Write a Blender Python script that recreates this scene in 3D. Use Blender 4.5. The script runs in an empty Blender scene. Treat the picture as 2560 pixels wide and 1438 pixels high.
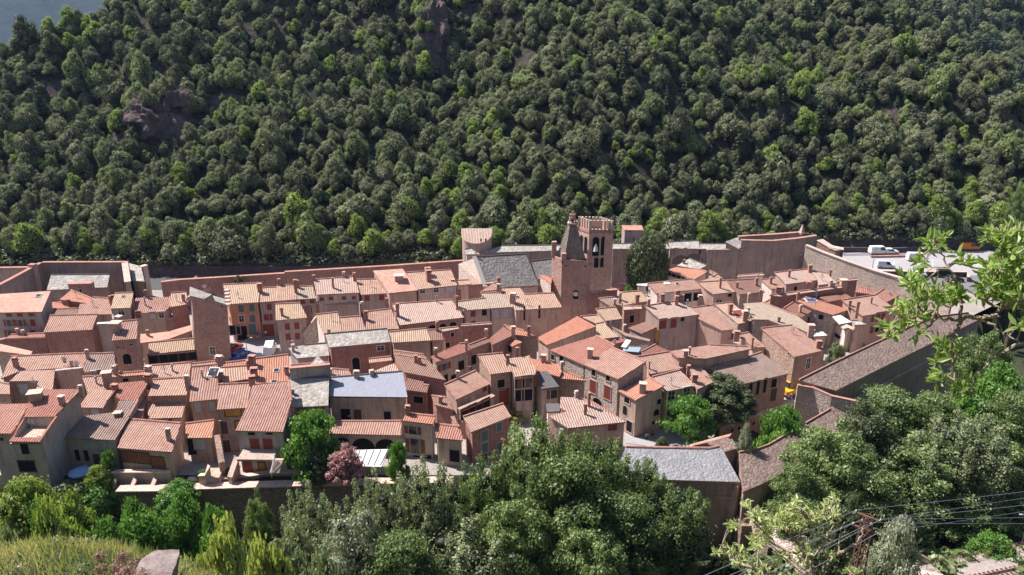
import bpy, bmesh, math, random
import numpy as np
from mathutils import Vector, noise
random.seed(7)
SC = bpy.context.scene
COL = SC.collection
# ---------------------------------------------------------------- camera geometry
FPX, CH, TH = 1900.0, 62.0, math.radians(20)
CT, ST = math.cos(TH), math.sin(TH)
def ray(px, py):
    u, v = (px-1280)/FPX, (719-py)/FPX
    return Vector((u, CT+v*ST, -ST+v*CT))
def P(px, py, z):
    d = ray(px, py); return Vector((0, 0, CH)) + d*((z-CH)/d.z)
def PY(px, py, y):
    d = ray(px, py); return Vector((0, 0, CH)) + d*(y/d.y)
V = dict(A=(0,620,4.794), B=(450,620,4.794), C=(900,540,4.794), D=(1350,520,4.794), E=(0,880,3.994), F=(450,860,3.994),
         G=(900,760,3.423), H=(1350,700,3.423), I=(1780,560,3.268), J=(1780,960,3.009), K=(1400,900,3.594), L=(0,1100,2.56), X=(0,0,1))
def c(v, x, y):
    a = V[v]; return a[0]+x/a[2], a[1]+y/a[2]
def pts_of(view, s):
    r = []
    for t in s.split():
        x, y = t.split(',')[:2]; r.append(c(view, float(x), float(y)))
    return r
# ---------------------------------------------------------------- mesh builder
class M:
    def __init__(s, o=(0,0,0)): s.v=[]; s.f=[]; s.mi=[]; s.uv=[]; s.o=Vector(o)
    def poly(s, pts, mi=0, uv=None):
        n=len(s.v); s.v += [tuple(Vector(p)-s.o) for p in pts]; s.f.append(tuple(range(n, n+len(pts)))); s.mi.append(mi); s.uv.append(uv); return s
    def prism(s, top, bot, mi=0, caps=True, mb=None):
        k=len(top)
        if caps: s.poly(top, mi)
        for i in range(k):
            j=(i+1)%k; s.poly([top[i], bot[i], bot[j], top[j]], mi if mb is None else mb)
        if caps: s.poly(bot[::-1], mi)
        return s
    def box(s, p, d, rz=0, mi=0, taper=1):
        cx, cy, cz = p; a, b = math.cos(rz), math.sin(rz); t=[]; q=[]
        for sx, sy in ((-1,-1),(1,-1),(1,1),(-1,1)):
            x, y = sx*d[0]/2, sy*d[1]/2
            q.append((cx+x*a-y*b, cy+x*b+y*a, cz)); x*=taper; y*=taper
            t.append((cx+x*a-y*b, cy+x*b+y*a, cz+d[2]))
        return s.prism(t, q, mi)
    def bar(s, a, b, w, h=None, mi=0):
        a, b = Vector(a), Vector(b); d=(b-a).normalized(); h = h or w
        side = d.cross(Vector((0,0,1)))
        side = Vector((1,0,0)) if side.length<1e-3 else side.normalized()
        up = side.cross(d).normalized()
        q=[side*sx*w/2+up*sy*h/2 for sx,sy in ((-1,-1),(1,-1),(1,1),(-1,1))]
        return s.prism([b+k for k in q], [a+k for k in q], mi)
    def tube(s, P_, R, n=6, mi=0):
        rings=[]; 
        for i, p in enumerate(P_):
            p=Vector(p); a=Vector(P_[max(0,i-1)]); b=Vector(P_[min(len(P_)-1,i+1)]); d=(b-a).normalized()
            x=d.cross(Vector((.3,.1,1))).normalized(); y=d.cross(x).normalized()
            rings.append([p+(x*math.cos(2*math.pi*k/n)+y*math.sin(2*math.pi*k/n))*R[i] for k in range(n)])
        for a, b in zip(rings, rings[1:]):
            for k in range(n): s.poly([a[k], a[(k+1)%n], b[(k+1)%n], b[k]], mi)
        s.poly(rings[-1], mi); s.poly(rings[0][::-1], mi)
        return s
    def obj(s, name, mats, parent=None, loc=None):
        me=bpy.data.meshes.new(name); me.from_pydata(s.v, [], s.f)
        mats = mats if isinstance(mats, (list,tuple)) else [mats]
        for m in mats: me.materials.append(m)
        me.polygons.foreach_set('material_index', s.mi)
        if any(u is not None for u in s.uv):
            L=me.uv_layers.new(name='UVMap'); i=0
            for f, u in zip(s.f, s.uv):
                for k in range(len(f)):
                    L.data[i].uv = u[k] if u else (0,0); i+=1
        me.update()
        o=bpy.data.objects.new(name, me); COL.objects.link(o)
        if parent: o.parent=parent
        else: o.location=s.o
        if loc is not None: o.location=loc
        return o
def tag(o, label=None, cat=None, group=None, kind=None):
    if label: o['label']=label
    if cat: o['category']=cat
    if group: o['group']=group
    if kind: o['kind']=kind
    return o
def empty(name, loc, label, cat, group=None, rz=0):
    o=bpy.data.objects.new(name, None); COL.objects.link(o); o.location=loc; o.rotation_euler=(0,0,rz); o.empty_display_size=.5
    return tag(o, label, cat, group)
# ---------------------------------------------------------------- materials
class N:
    def __init__(s, name):
        s.m=bpy.data.materials.new(name); s.m.use_nodes=True; s.t=s.m.node_tree; s.t.nodes.clear()
        s.out=s.n('ShaderNodeOutputMaterial')
    def n(s, t, **k):
        x=s.t.nodes.new(t)
        for a, b in k.items(): setattr(x, a, b)
        return x
    def l(s, a, b): s.t.links.new(a, b)
    def math(s, op, a, b=None):
        x=s.n('ShaderNodeMath', operation=op)
        for i, q in enumerate((a, b)):
            if q is None: continue
            if isinstance(q, (int,float)): x.inputs[i].default_value=q
            else: s.l(q, x.inputs[i])
        return x.outputs[0]
    def mix(s, f, a, b, mode='MIX'):
        x=s.n('ShaderNodeMix', data_type='RGBA', blend_type=mode)
        for i, q in ((0,f),(6,a),(7,b)):
            if isinstance(q, (int,float)): x.inputs[i].default_value=q
            elif isinstance(q, tuple): x.inputs[i].default_value=(*q[:3],1)
            else: s.l(q, x.inputs[i])
        return x.outputs[2]
    def ramp(s, f, a, b, lo=0., hi=1.):
        x=s.n('ShaderNodeMapRange'); x.inputs[1].default_value=a; x.inputs[2].default_value=b; x.inputs[3].default_value=lo; x.inputs[4].default_value=hi; s.l(f, x.inputs[0]); return x.outputs[0]
    def noise(s, co, scale, detail=3, rough=.55):
        x=s.n('ShaderNodeTexNoise'); x.inputs['Scale'].default_value=scale; x.inputs['Detail'].default_value=detail; x.inputs['Roughness'].default_value=rough
        if co is not None: s.l(co, x.inputs['Vector'])
        return x.outputs['Fac']
    def bump(s, h, dist, strength=1.):
        x=s.n('ShaderNodeBump'); x.inputs['Strength'].default_value=strength; x.inputs['Distance'].default_value=dist; s.l(h, x.inputs['Height']); return x.outputs[0]
    def pbr(s, col, rough=.9, nrm=None, spec=.3, metal=0):
        x=s.n('ShaderNodeBsdfPrincipled'); x.inputs['Roughness'].default_value=rough; x.inputs['Specular IOR Level'].default_value=spec; x.inputs['Metallic'].default_value=metal
        if isinstance(col, tuple): x.inputs['Base Color'].default_value=(*col,1)
        else: s.l(col, x.inputs['Base Color'])
        if nrm is not None: s.l(nrm, x.inputs['Normal'])
        s.l(x.outputs[0], s.out.inputs[0]); return x
def m_plain(name, col, rough=.7, metal=0, spec=.4):
    n=N(name); co=n.n('ShaderNodeTexCoord').outputs['Object']
    f=n.noise(co, 3, 3); n.pbr(n.mix(n.ramp(f,.3,.7,0,.35), col, tuple(x*.6 for x in col)), rough, None, spec, metal); return n.m
def soft(col, k=.34, g=1.06, tint=(1.05,.96,.94)):
    l=.3*col[0]+.6*col[1]+.1*col[2]
    return tuple(min(.88,(x+(l-x)*k)*g*t) for x,t in zip(col,tint))
def m_tile(name, c1, c2, c3, per=.36, old=.45, amp=.09):
    c1,c2,c3=[soft(q,.25,.97,(1.04,.925,.945)) for q in (c1,c2,c3)]
    n=N(name); uv=n.n('ShaderNodeUVMap').outputs[0]; sp=n.n('ShaderNodeSeparateXYZ'); n.l(uv, sp.inputs[0])
    oi=n.n('ShaderNodeObjectInfo')
    wob=n.noise(uv, .5, 2); u=n.math('ADD', sp.outputs[0], n.math('MULTIPLY', n.math('SUBTRACT', wob, .5), .25))
    us=n.math('DIVIDE', u, per); vs=n.math('DIVIDE', sp.outputs[1], .45)
    cb=n.n('ShaderNodeCombineXYZ'); n.l(n.math('FLOOR', us), cb.inputs[0]); n.l(n.math('FLOOR', vs), cb.inputs[1]); n.l(oi.outputs['Random'], cb.inputs[2])
    wn=n.n('ShaderNodeTexWhiteNoise'); n.l(cb.outputs[0], wn.inputs['Vector'])
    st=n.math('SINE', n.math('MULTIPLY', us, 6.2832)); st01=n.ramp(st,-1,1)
    col=n.mix(n.ramp(wn.outputs['Value'],.1,.95), c1, c2)
    mp=n.n('ShaderNodeVectorMath', operation='ADD'); n.l(uv, mp.inputs[0]); cb2=n.n('ShaderNodeCombineXYZ'); n.l(n.math('MULTIPLY',oi.outputs['Random'],80.), cb2.inputs[0]); n.l(cb2.outputs[0], mp.inputs[1])
    big=n.noise(mp.outputs[0], .45, 5, .65); col=n.mix(n.ramp(big,.40,.64,0,min(.95,old*2)), col, c3); col=n.mix(n.ramp(n.noise(mp.outputs[0],1.3,4,.7),.52,.66,0,.55), col, tuple(x*.62 for x in c2))
    fine=n.noise(mp.outputs[0], 3.3, 3, .7); col=n.mix(n.ramp(fine,.55,.75,0,.55), col, tuple(x*.42 for x in c3))
    col=n.mix(n.ramp(fine,.3,.42,.4,0), col, tuple(min(.85,x*1.35+.05) for x in c1))
    col=n.mix(n.ramp(st,.3,1,0,.36), col, tuple(min(.8,x*.6+y) for x,y in zip(c1,(.36,.27,.21))))   # cream highlight painted along the crests
    col=n.mix(n.ramp(st,-1,-.1,.72,0), col, tuple(x*.33 for x in c2))          # gap shade painted into the channels, with some dirt and lichen
    col=n.mix(.24, col, n.mix(oi.outputs['Random'], (.50,.36,.27), (.24,.115,.09)))
    h=n.math('ADD', n.math('MULTIPLY', st01, 1.), n.math('MULTIPLY', n.math('FRACT', vs), -.25))
    h=n.math('ADD', h, n.math('MULTIPLY', wn.outputs['Value'], .3))
    n.pbr(col, .92, n.bump(h, amp)); return n.m
def m_slab(name, c1, c2, sc=1.7, c3=None, bump=.12):
    n=N(name); uv=n.n('ShaderNodeUVMap').outputs[0]
    vo=n.n('ShaderNodeTexVoronoi'); vo.inputs['Scale'].default_value=sc; n.l(uv, vo.inputs['Vector'])
    sp=n.n('ShaderNodeSeparateColor'); n.l(vo.outputs['Color'], sp.inputs[0])
    col=n.mix(sp.outputs[0], c1, c2); big=n.noise(uv, .35, 4, .6)
    col=n.mix(n.ramp(big,.4,.65,0,.6), col, c3 or tuple(x*.7 for x in c1))
    f=n.noise(uv, 5, 2); col=n.mix(n.ramp(f,.6,.72,0,.7), col, tuple(min(.8,x*1.7) for x in c2))
    h=n.math('SUBTRACT', sp.outputs[1], vo.outputs['Distance'])
    n.pbr(col, .85, n.bump(h, bump)); return n.m
def m_wall(name, c1, c2, kind='plaster', sc=2.4):
    c1,c2=soft(c1,.3,1.12),soft(c2,.3,1.1)
    n=N(name); co=n.n('ShaderNodeTexCoord').outputs['Object']; oi=n.n('ShaderNodeObjectInfo')
    big=n.noise(co, .35, 5, .62); fine=n.noise(co, 4.5, 4, .7)
    if kind=='rubble':
        mp=n.n('ShaderNodeMapping'); mp.inputs['Scale'].default_value=(1,1,1.7); n.l(co, mp.inputs[0])
        vo=n.n('ShaderNodeTexVoronoi'); vo.inputs['Scale'].default_value=sc; n.l(mp.outputs[0], vo.inputs['Vector'])
        ve=n.n('ShaderNodeTexVoronoi', feature='DISTANCE_TO_EDGE'); ve.inputs['Scale'].default_value=sc; n.l(mp.outputs[0], ve.inputs['Vector'])
        sp=n.n('ShaderNodeSeparateColor'); n.l(vo.outputs['Color'], sp.inputs[0])
        col=n.mix(sp.outputs[0], c1, c2); col=n.mix(n.ramp(ve.outputs['Distance'],.0,.09,.75,0), col, tuple(x*.42 for x in c2))
        col=n.mix(n.ramp(big,.45,.7,0,.45), col, tuple(x*.6 for x in c1)); col=n.mix(n.ramp(fine,.55,.75,0,.5), col, tuple(x*.5 for x in c2))
        h=n.ramp(ve.outputs['Distance'],0,.16); nr=n.bump(h,.08)
    else:
        mp=n.n('ShaderNodeMapping'); mp.inputs['Scale'].default_value=(1.6,1.6,.22); n.l(co, mp.inputs[0])
        streak=n.noise(mp.outputs[0], 1.1, 4, .6)
        col=n.mix(n.ramp(big,.35,.65), c1, c2); col=n.mix(n.ramp(streak,.48,.70,0,.7), col, tuple(x*.55 for x in c2))
        col=n.mix(n.ramp(fine,.52,.72,0,.6), col, tuple(x*.55 for x in c1)); nr=n.bump(fine,.05)
        if kind=='patchy':
            vo=n.n('ShaderNodeTexVoronoi'); vo.inputs['Scale'].default_value=3.2; n.l(co, vo.inputs['Vector']); sp=n.n('ShaderNodeSeparateColor'); n.l(vo.outputs['Color'], sp.inputs[0])
            st=n.mix(sp.outputs[0], tuple(x*.55 for x in c1), tuple(min(.7,x*1.25) for x in c2)); col=n.mix(n.ramp(big,.42,.56,.25,.8), col, st); nr=n.bump(n.math('SUBTRACT', fine, vo.outputs['Distance']),.07)
    n.pbr(col, .92, nr); return n.m
def m_leaf(name, dark, light, trans=.3, rnd=.5, third=None):
    n=N(name); at=n.n('ShaderNodeAttribute'); at.attribute_name='tint'; oi=n.n('ShaderNodeObjectInfo')
    f=n.math('ADD', n.math('MULTIPLY', at.outputs['Fac'], 1-rnd), n.math('MULTIPLY', oi.outputs['Random'], rnd))
    col=n.mix(f, dark, light)
    if third: 
        w=n.n('ShaderNodeTexWhiteNoise', noise_dimensions='1D'); n.l(n.math('MULTIPLY',oi.outputs['Random'],91.7), w.inputs['W'])
        col=n.mix(n.ramp(w.outputs['Value'],.7,1.,0,.85), col, third)
    d=n.n('ShaderNodeBsdfDiffuse'); t=n.n('ShaderNodeBsdfTranslucent'); n.l(col, d.inputs[0]); n.l(n.mix(.5, col, n.mix(1., col, (1.5,1.6,.6), 'MULTIPLY')), t.inputs[0])
    g=n.n('ShaderNodeBsdfGlossy'); g.inputs['Roughness'].default_value=.5; g.inputs['Color'].default_value=(.7,.75,.7,1)
    mx=n.n('ShaderNodeMixShader'); mx.inputs[0].default_value=trans; n.l(d.outputs[0], mx.inputs[1]); n.l(t.outputs[0], mx.inputs[2])
    m2=n.n('ShaderNodeMixShader'); m2.inputs[0].default_value=.04; n.l(mx.outputs[0], m2.inputs[1]); n.l(g.outputs[0], m2.inputs[2])
    n.l(m2.outputs[0], n.out.inputs[0]); return n.m
def m_ground(name, cols, sc=.3, bump=.1, fine=3):
    n=N(name); co=n.n('ShaderNodeTexCoord').outputs['Object']
    a=n.noise(co, sc, 6, .6); b=n.noise(co, fine, 4, .7)
    col=n.mix(n.ramp(a,.38,.62), cols[0], cols[1]); col=n.mix(n.ramp(b,.45,.7,0,.8), col, cols[2]); n.pbr(col, .95, n.bump(b, bump)); return n.m
def m_glass(name, col=(.02,.025,.035)):
    n=N(name); n.pbr(col, .12, None, .6); return n.m

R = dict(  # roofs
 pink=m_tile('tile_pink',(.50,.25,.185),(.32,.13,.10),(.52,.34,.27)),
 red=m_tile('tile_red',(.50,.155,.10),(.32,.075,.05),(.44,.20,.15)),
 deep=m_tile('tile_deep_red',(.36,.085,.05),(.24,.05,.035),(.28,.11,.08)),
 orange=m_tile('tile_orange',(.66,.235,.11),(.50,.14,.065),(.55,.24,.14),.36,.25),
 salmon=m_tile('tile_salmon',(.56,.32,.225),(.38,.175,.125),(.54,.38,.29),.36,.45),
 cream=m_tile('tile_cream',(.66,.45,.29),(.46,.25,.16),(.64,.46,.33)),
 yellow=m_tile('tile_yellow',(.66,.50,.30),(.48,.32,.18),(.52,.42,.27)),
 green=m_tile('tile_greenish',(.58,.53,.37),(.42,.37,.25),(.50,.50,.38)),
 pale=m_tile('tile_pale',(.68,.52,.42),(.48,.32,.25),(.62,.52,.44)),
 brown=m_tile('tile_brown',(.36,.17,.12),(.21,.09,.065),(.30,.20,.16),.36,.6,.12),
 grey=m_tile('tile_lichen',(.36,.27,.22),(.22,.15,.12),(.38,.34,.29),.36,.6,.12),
 flat=m_wall('flat_pink_roofing',(.58,.31,.22),(.50,.24,.17)),
 lauze=m_slab('stone_slab_roof',(.30,.27,.25),(.44,.41,.38),1.8,(.20,.17,.16)),
 dlauze=m_slab('dark_slab_roof',(.155,.14,.145),(.235,.215,.21),2.2,(.11,.10,.105)),
 blauze=m_slab('brown_slab_roof',(.165,.115,.10),(.27,.20,.175),2.6,(.12,.09,.08)),
 slate=m_slab('blue_slate_roof',(.25,.26,.33),(.29,.30,.37),3.5,(.28,.29,.35),.02),
 bslate=m_slab('bastion_slate_roof',(.22,.22,.24),(.33,.33,.355),3.1,(.19,.185,.20),.1),
 dslate=m_slab('charcoal_roofing',(.10,.09,.10),(.13,.12,.125),3,(.11,.10,.11),.02),
 terrace=m_wall('terrace_floor',(.42,.32,.27),(.50,.42,.37)),
 white=m_plain('white_sheet_roof',(.80,.80,.80),.5),
)
W = dict(
 cream=m_wall('plaster_cream',(.60,.46,.37),(.50,.37,.30)), white=m_wall('plaster_white',(.74,.65,.60),(.66,.55,.50)),
 pink=m_wall('plaster_pink',(.54,.36,.29),(.45,.28,.22)), mauve=m_wall('plaster_mauve',(.43,.34,.30),(.36,.27,.235)),
 grey=m_wall('plaster_grey',(.42,.37,.35),(.34,.29,.27)), blue=m_wall('plaster_bluish',(.42,.40,.42),(.36,.33,.36)),
 beige=m_wall('plaster_beige',(.50,.38,.29),(.40,.29,.22)), orange=m_wall('plaster_orange',(.62,.27,.14),(.54,.22,.11)),
 yellow=m_wall('plaster_yellow',(.52,.35,.12),(.44,.28,.09)), red=m_wall('stone_red',(.42,.20,.155),(.33,.145,.12),'patchy'),
 brown=m_wall('stone_brown',(.43,.30,.225),(.34,.215,.16),'patchy'), tower=m_wall('stone_tower',(.50,.30,.235),(.38,.21,.165),'patchy'),
 rubble=m_wall('rubble_light',(.66,.56,.48),(.46,.36,.30),'rubble'), rubbled=m_wall('rubble_brown',(.34,.235,.19),(.22,.14,.115),'rubble'),
 ramp=m_wall('rampart_render',(.35,.275,.235),(.27,.20,.17)), ramprd=m_wall('rampart_red',(.38,.20,.165),(.30,.15,.125),'patchy'),
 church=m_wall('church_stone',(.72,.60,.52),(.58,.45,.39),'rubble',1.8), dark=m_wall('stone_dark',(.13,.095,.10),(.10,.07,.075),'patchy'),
)
MT = dict(cap=m_wall('light_coping',(.60,.44,.36),(.52,.38,.32)), rcap=m_wall('red_coping',(.46,.23,.17),(.38,.16,.12)), brick=m_wall('chimney_brick',(.38,.14,.10),(.44,.22,.17)),
 chim=m_wall('chimney_render',(.52,.37,.31),(.40,.24,.19)), dark=m_plain('dark_opening',(.018,.015,.02),.9,0,.1), glass=m_glass('window_glass'),
 frame=m_plain('window_surround',(.46,.36,.31),.8), wframe=m_plain('white_frame',(.72,.70,.68),.6), redsh=m_plain('red_shutter',(.24,.045,.035),.7), grnsh=m_plain('teal_shutter',(.10,.17,.17),.7),
 brnsh=m_plain('brown_shutter',(.20,.075,.035),.7), yelsh=m_plain('ochre_shutter',(.50,.24,.05),.7), blush=m_plain('blue_balcony',(.05,.06,.16),.6), wood=m_plain('old_wood',(.10,.055,.04),.8), whtsh=m_plain('pale_shutter',(.5,.5,.56),.7),
 metal=m_plain('grey_metal',(.35,.35,.36),.4,.6), iron=m_plain('rusty_iron',(.20,.11,.085),.8,.2), niche=m_plain('shaded_niche',(.16,.12,.12),.9,0,.1), wire=m_plain('wire',(.42,.42,.46),.5,.3), bark=m_plain('bark',(.16,.12,.09),.95), pbark=m_plain('pale_bark',(.34,.27,.21),.95),
 bronze=m_plain('bronze',(.10,.12,.10),.5,.6), whitep=m_plain('white_paint',(.8,.8,.82),.4), rubber=m_plain('rubber',(.02,.02,.02),.8))
# ---------------------------------------------------------------- generic buildings
WST = {  # style: (surround, leaf material, w, h)
 'r':('frame','redsh',.95,1.35),'g':('frame','grnsh',1.0,1.45),'w':('wframe','glass',.9,1.3),'d':('frame','dark',.85,1.2),'y':('wood','yelsh',.9,1.2),
 'b':('wood','brnsh',.9,1.4),'D':('frame','wood',1.0,2.1),'R':('frame','redsh',1.1,2.2),'a':('frame','dark',1.0,1.7),'s':('frame','dark',.5,.5),'o':('frame','glass',.9,1.3),'p':('frame','whtsh',1.0,1.4),'V':('wood','dark',1.6,1.7),'l':('wood','dark',.3,1.6),'A':('frame','dark',2.4,1.9),'N':('frame','niche',3.4,1.8)}
def add_window(par, o, hit, n, tok, side_m=None):
    st=tok[2]; fr, lf, w, h = WST[st]
    if len(tok)>4: w, h = float(tok[3]), float(tok[4])
    n=n.normalized(); t=Vector((-n.y, n.x, 0)); up=Vector((0,0,1)); p=Vector(hit)
    def quadbox(m, cx, cz, ww, hh, d0, d1, mi=0):
        a=[p+t*(cx+sx*ww/2)+up*(cz+sz*hh/2) for sx,sz in ((-1,-1),(1,-1),(1,1),(-1,1))]
        m.prism([q+n*d1 for q in a],[q+n*d0 for q in a], mi)
    door = st in 'DR'
    f=M(o)
    if st in 'aAN':      # arched surround and opening as one prism each
        def arch(m, ww, hh, d0, d1):
            a=[(-ww/2,-hh/2),(ww/2,-hh/2)]+[(ww/2*math.cos(k*math.pi/8), hh/2-ww/2*.9+ww/2*.9*math.sin(k*math.pi/8)) for k in range(9)]
            q=[p+t*x+up*z for x,z in a]; m.prism([k+n*d1 for k in q],[k+n*d0 for k in q])
        arch(f, w+.28, h+.2, -.05, .03); fo=f.obj('window', MT[fr], par)
        m=M(o); arch(m, w, h, 0, .045); m.obj('opening' if st!='N' else 'niche', MT[lf], fo); return
    for sx in (-1,1): quadbox(f, sx*(w/2+.06), 0, .12, h+.02, -.05, .07)
    quadbox(f, 0, h/2+.08, w+.3, .14, -.05, .08); quadbox(f, 0, -h/2-.05, w+.3, .1, -.05, .1)
    fo=f.obj('door' if door else 'window', MT[fr], par)
    m=M(o)
    if lf in ('dark','glass'):
        quadbox(m, 0, 0, w, h, -.03, .015); m.obj('pane' if lf=='glass' else 'opening', MT[lf], fo)
        if lf=='glass':
            q=M(o); quadbox(q, 0, 0, .05, h, 0, .04); quadbox(q, 0, h*.1, w, .05, 0, .035); q.obj('glazing_bar', MT['wframe' if st=='w' else 'wood'], fo)
        if st=='o':
            for sx in (-1,1):
                q=M(o); quadbox(q, sx*(w/2+.12+w*.25), 0, w*.48, h, .0, .06); q.obj('shutter', MT['brnsh'], fo)
    else:
        for sx in (-1,1): quadbox(m, sx*w*.25, 0, w*.48, h, -.03, .045)
        m.obj('shutter' if not door else 'door_leaf', MT[lf], fo)
def add_chimney(par, o, p, h=1.3, w=.6, kind='c'):
    m=M(o); x,y,z=p; r=random.uniform(-.4,.4)
    if kind=='p':
        m.tube([(x,y,z-.3),(x,y,z+h)],[.13,.13],8); m.tube([(x,y,z+h+.0),(x,y,z+h+.12)],[.26,.2],8); m.obj('flue_pipe', MT['metal'], par); return
    if kind=='a':
        m.bar((x,y,z-.2),(x,y,z+h+1),.06); 
        for k in range(4): m.bar((x-.5+.06*k,y+.05,z+h+.2*k),(x+.5-.06*k,y-.05,z+h+.2*k),.035)
        m.obj('antenna', MT['metal'], par); return
    m.box((x,y,z-.8),(w,w*.8,h+.8),r); b=m.obj('chimney', MT['brick' if kind=='b' else 'chim'], par)
    q=M(o); q.box((x,y,z+h),(w*1.3,w*1.1,.1),r)
    if kind!='f':
        for s in (-1,1): q.box((x+s*w*.35,y,z+h+.1),(.12,w*.7,.22),r)
        q.box((x,y,z+h+.32),(w*1.25,w*.95,.09),r)
    q.obj('chimney_cap', MT['rcap' if kind=='b' else 'cap'], b)
HOUSES=[]
def house(view, label, z, pitch, pts, roof, wall, ch='', win='', base=-1.5, flip=1, ov=.28, cat='house', name='house', ridge=True, thick=.2, group='tiled houses of the walled town', holes=None, plane=None, extra=None):
    q=pts_of(view, pts); A=P(*q[0], z); B=P(*q[1], z); d=(B-A); d.z=0; d.normalize()
    per=Vector((-d.y,d.x,0)); vd=Vector((A.x,A.y,0))
    if per.dot(vd)<0: per=-per
    per*=flip; up=(per*math.cos(math.radians(pitch))+Vector((0,0,math.sin(math.radians(pitch))))).normalized(); nn=d.cross(up).normalized()
    if nn.z<0: nn=-nn
    cam=Vector((0,0,CH))
    def onplane(px,py):
        r=ray(px,py); return cam+r*((A-cam).dot(nn)/r.dot(nn))
    W3=[onplane(*k) for k in q]
    lo=min(k.y for k in W3); hi=max(k.y for k in W3)
    if hi-lo>35: print('WARN deep', label, round(lo), round(hi))
    cen=sum(W3, Vector())/len(W3); o=Vector((cen.x,cen.y,0 if base<0 and base>-3 else base))
    root=empty(name, o, label, cat, group)
    zp=lambda x,y: A.z-(nn.x*(x-A.x)+nn.y*(y-A.y))/nn.z
    uvf=lambda p: ((p-A).dot(d), (p-A).dot(up))
    polys=[W3] if not holes else [[onplane(*k) for k in pts_of(view,h)] for h in holes]
    m=M(o)
    for pl in polys:
        top=[p+Vector((0,0,.0)) for p in pl]; bot=[p-Vector((0,0,thick)) for p in pl]
        m.poly(top,0,[uvf(p) for p in top]); m.poly(bot[::-1],1)
        for i in range(len(pl)):
            j=(i+1)%len(pl); m.poly([top[i],bot[i],bot[j],top[j]],1)
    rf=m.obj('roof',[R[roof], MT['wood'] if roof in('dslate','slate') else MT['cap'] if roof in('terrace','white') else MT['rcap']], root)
    if ridge and len(W3)>=4 and roof not in ('terrace','white','flat','dslate'):
        m=M(o); a,b=W3[2],W3[3]; m.tube([a+Vector((0,0,.03)),b+Vector((0,0,.03))],[.16,.16],6); m.obj('ridge_tiles', MT['rcap'] if 'lauze' not in roof and 'slate' not in roof else R['dslate'], rf)
    # walls
    if wall:
        In=[]
        for k in W3:
            v=Vector((k.x-cen.x,k.y-cen.y,0)); L=v.length; v*=max(.3,1-ov/max(L,.5)); x,y=cen.x+v.x,cen.y+v.y; In.append(Vector((x,y,zp(x,y)-thick*.6)))
        m=M(o); bot=[Vector((k.x,k.y,base)) for k in In]
        area=sum(In[i].x*In[(i+1)%len(In)].y-In[(i+1)%len(In)].x*In[i].y for i in range(len(In)))
        m.prism(In, bot, 0, caps=False); wo=m.obj('wall', W[wall], root)
        for t in win.split():
            t=t.split(','); px,py=c(view,float(t[0]),float(t[1])); r=ray(px,py); best=None
            for i in range(len(In)):
                a,b=In[i],In[(i+1)%len(In)]; e=(b-a); e.z=0; L=e.length
                if L<.4: continue
                e.normalize(); n=Vector((e.y,-e.x,0)); n=n if area>0 else -n
                if n.dot(r)>=-.02: continue
                s=(a-cam).dot(n)/r.dot(n); h=cam+r*s; k=(h-a).dot(e)
                off=max(0,-k,k-L)
                if off<1.0 and (best is None or off+s*.0<best[0]): best=(off,h,n,a,e,L,min(a.z,b.z))
            if best:
                off,h,n,a,e,L,zt=best; k=min(max((h-a).dot(e),.4),L-.4); h=Vector((a.x+e.x*k,a.y+e.y*k,h.z)); add_window(root,o,h,n,t)
            else: print('window miss', label, t)
    for t in ch.split():
        t=t.split(','); p=onplane(*c(view,float(t[0]),float(t[1]))); add_chimney(root,o,p,float(t[3]) if len(t)>3 else 1.1, float(t[4]) if len(t)>4 else .46, t[2] if len(t)>2 else 'c')
    global NH
    NH=globals().get('NH',0)+1
    if roof in ('salmon','pink','cream','yellow','pale','red','green') and NH%4==1:
        f=.25+.5*((NH*37)%10)/10; p=W3[0].lerp(W3[2],f); add_chimney(root,o,p,.6,.4,'a' if NH%8 else 'p')
    HOUSES.append((root,label))
    return root, onplane, o
def skylight(ho, view, x, y, w=.9, h=1.1, mat=None, name='skylight'):
    root,on,o=ho; p=on(*c(view,x,y)); a=on(*c(view,x+5,y)); b=on(*c(view,x,y-5)); u=(a-p).normalized(); n=u.cross(b-p).normalized(); v=n.cross(u)
    m=M(o); q=[p+u*sx*w/2+v*sy*h/2 for sx,sy in((-1,-1),(1,-1),(1,1),(-1,1))]
    m.prism([k+n*.12 for k in q],[k-n*.05 for k in q]); f=m.obj(name, MT['wframe'], root)
    m=M(o); q=[p+u*sx*w*.42+v*sy*h*.42 for sx,sy in((-1,-1),(1,-1),(1,1),(-1,1))]; m.prism([k+n*.14 for k in q],[k for k in q]); m.obj('pane', mat or MT['glass'], f)
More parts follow.
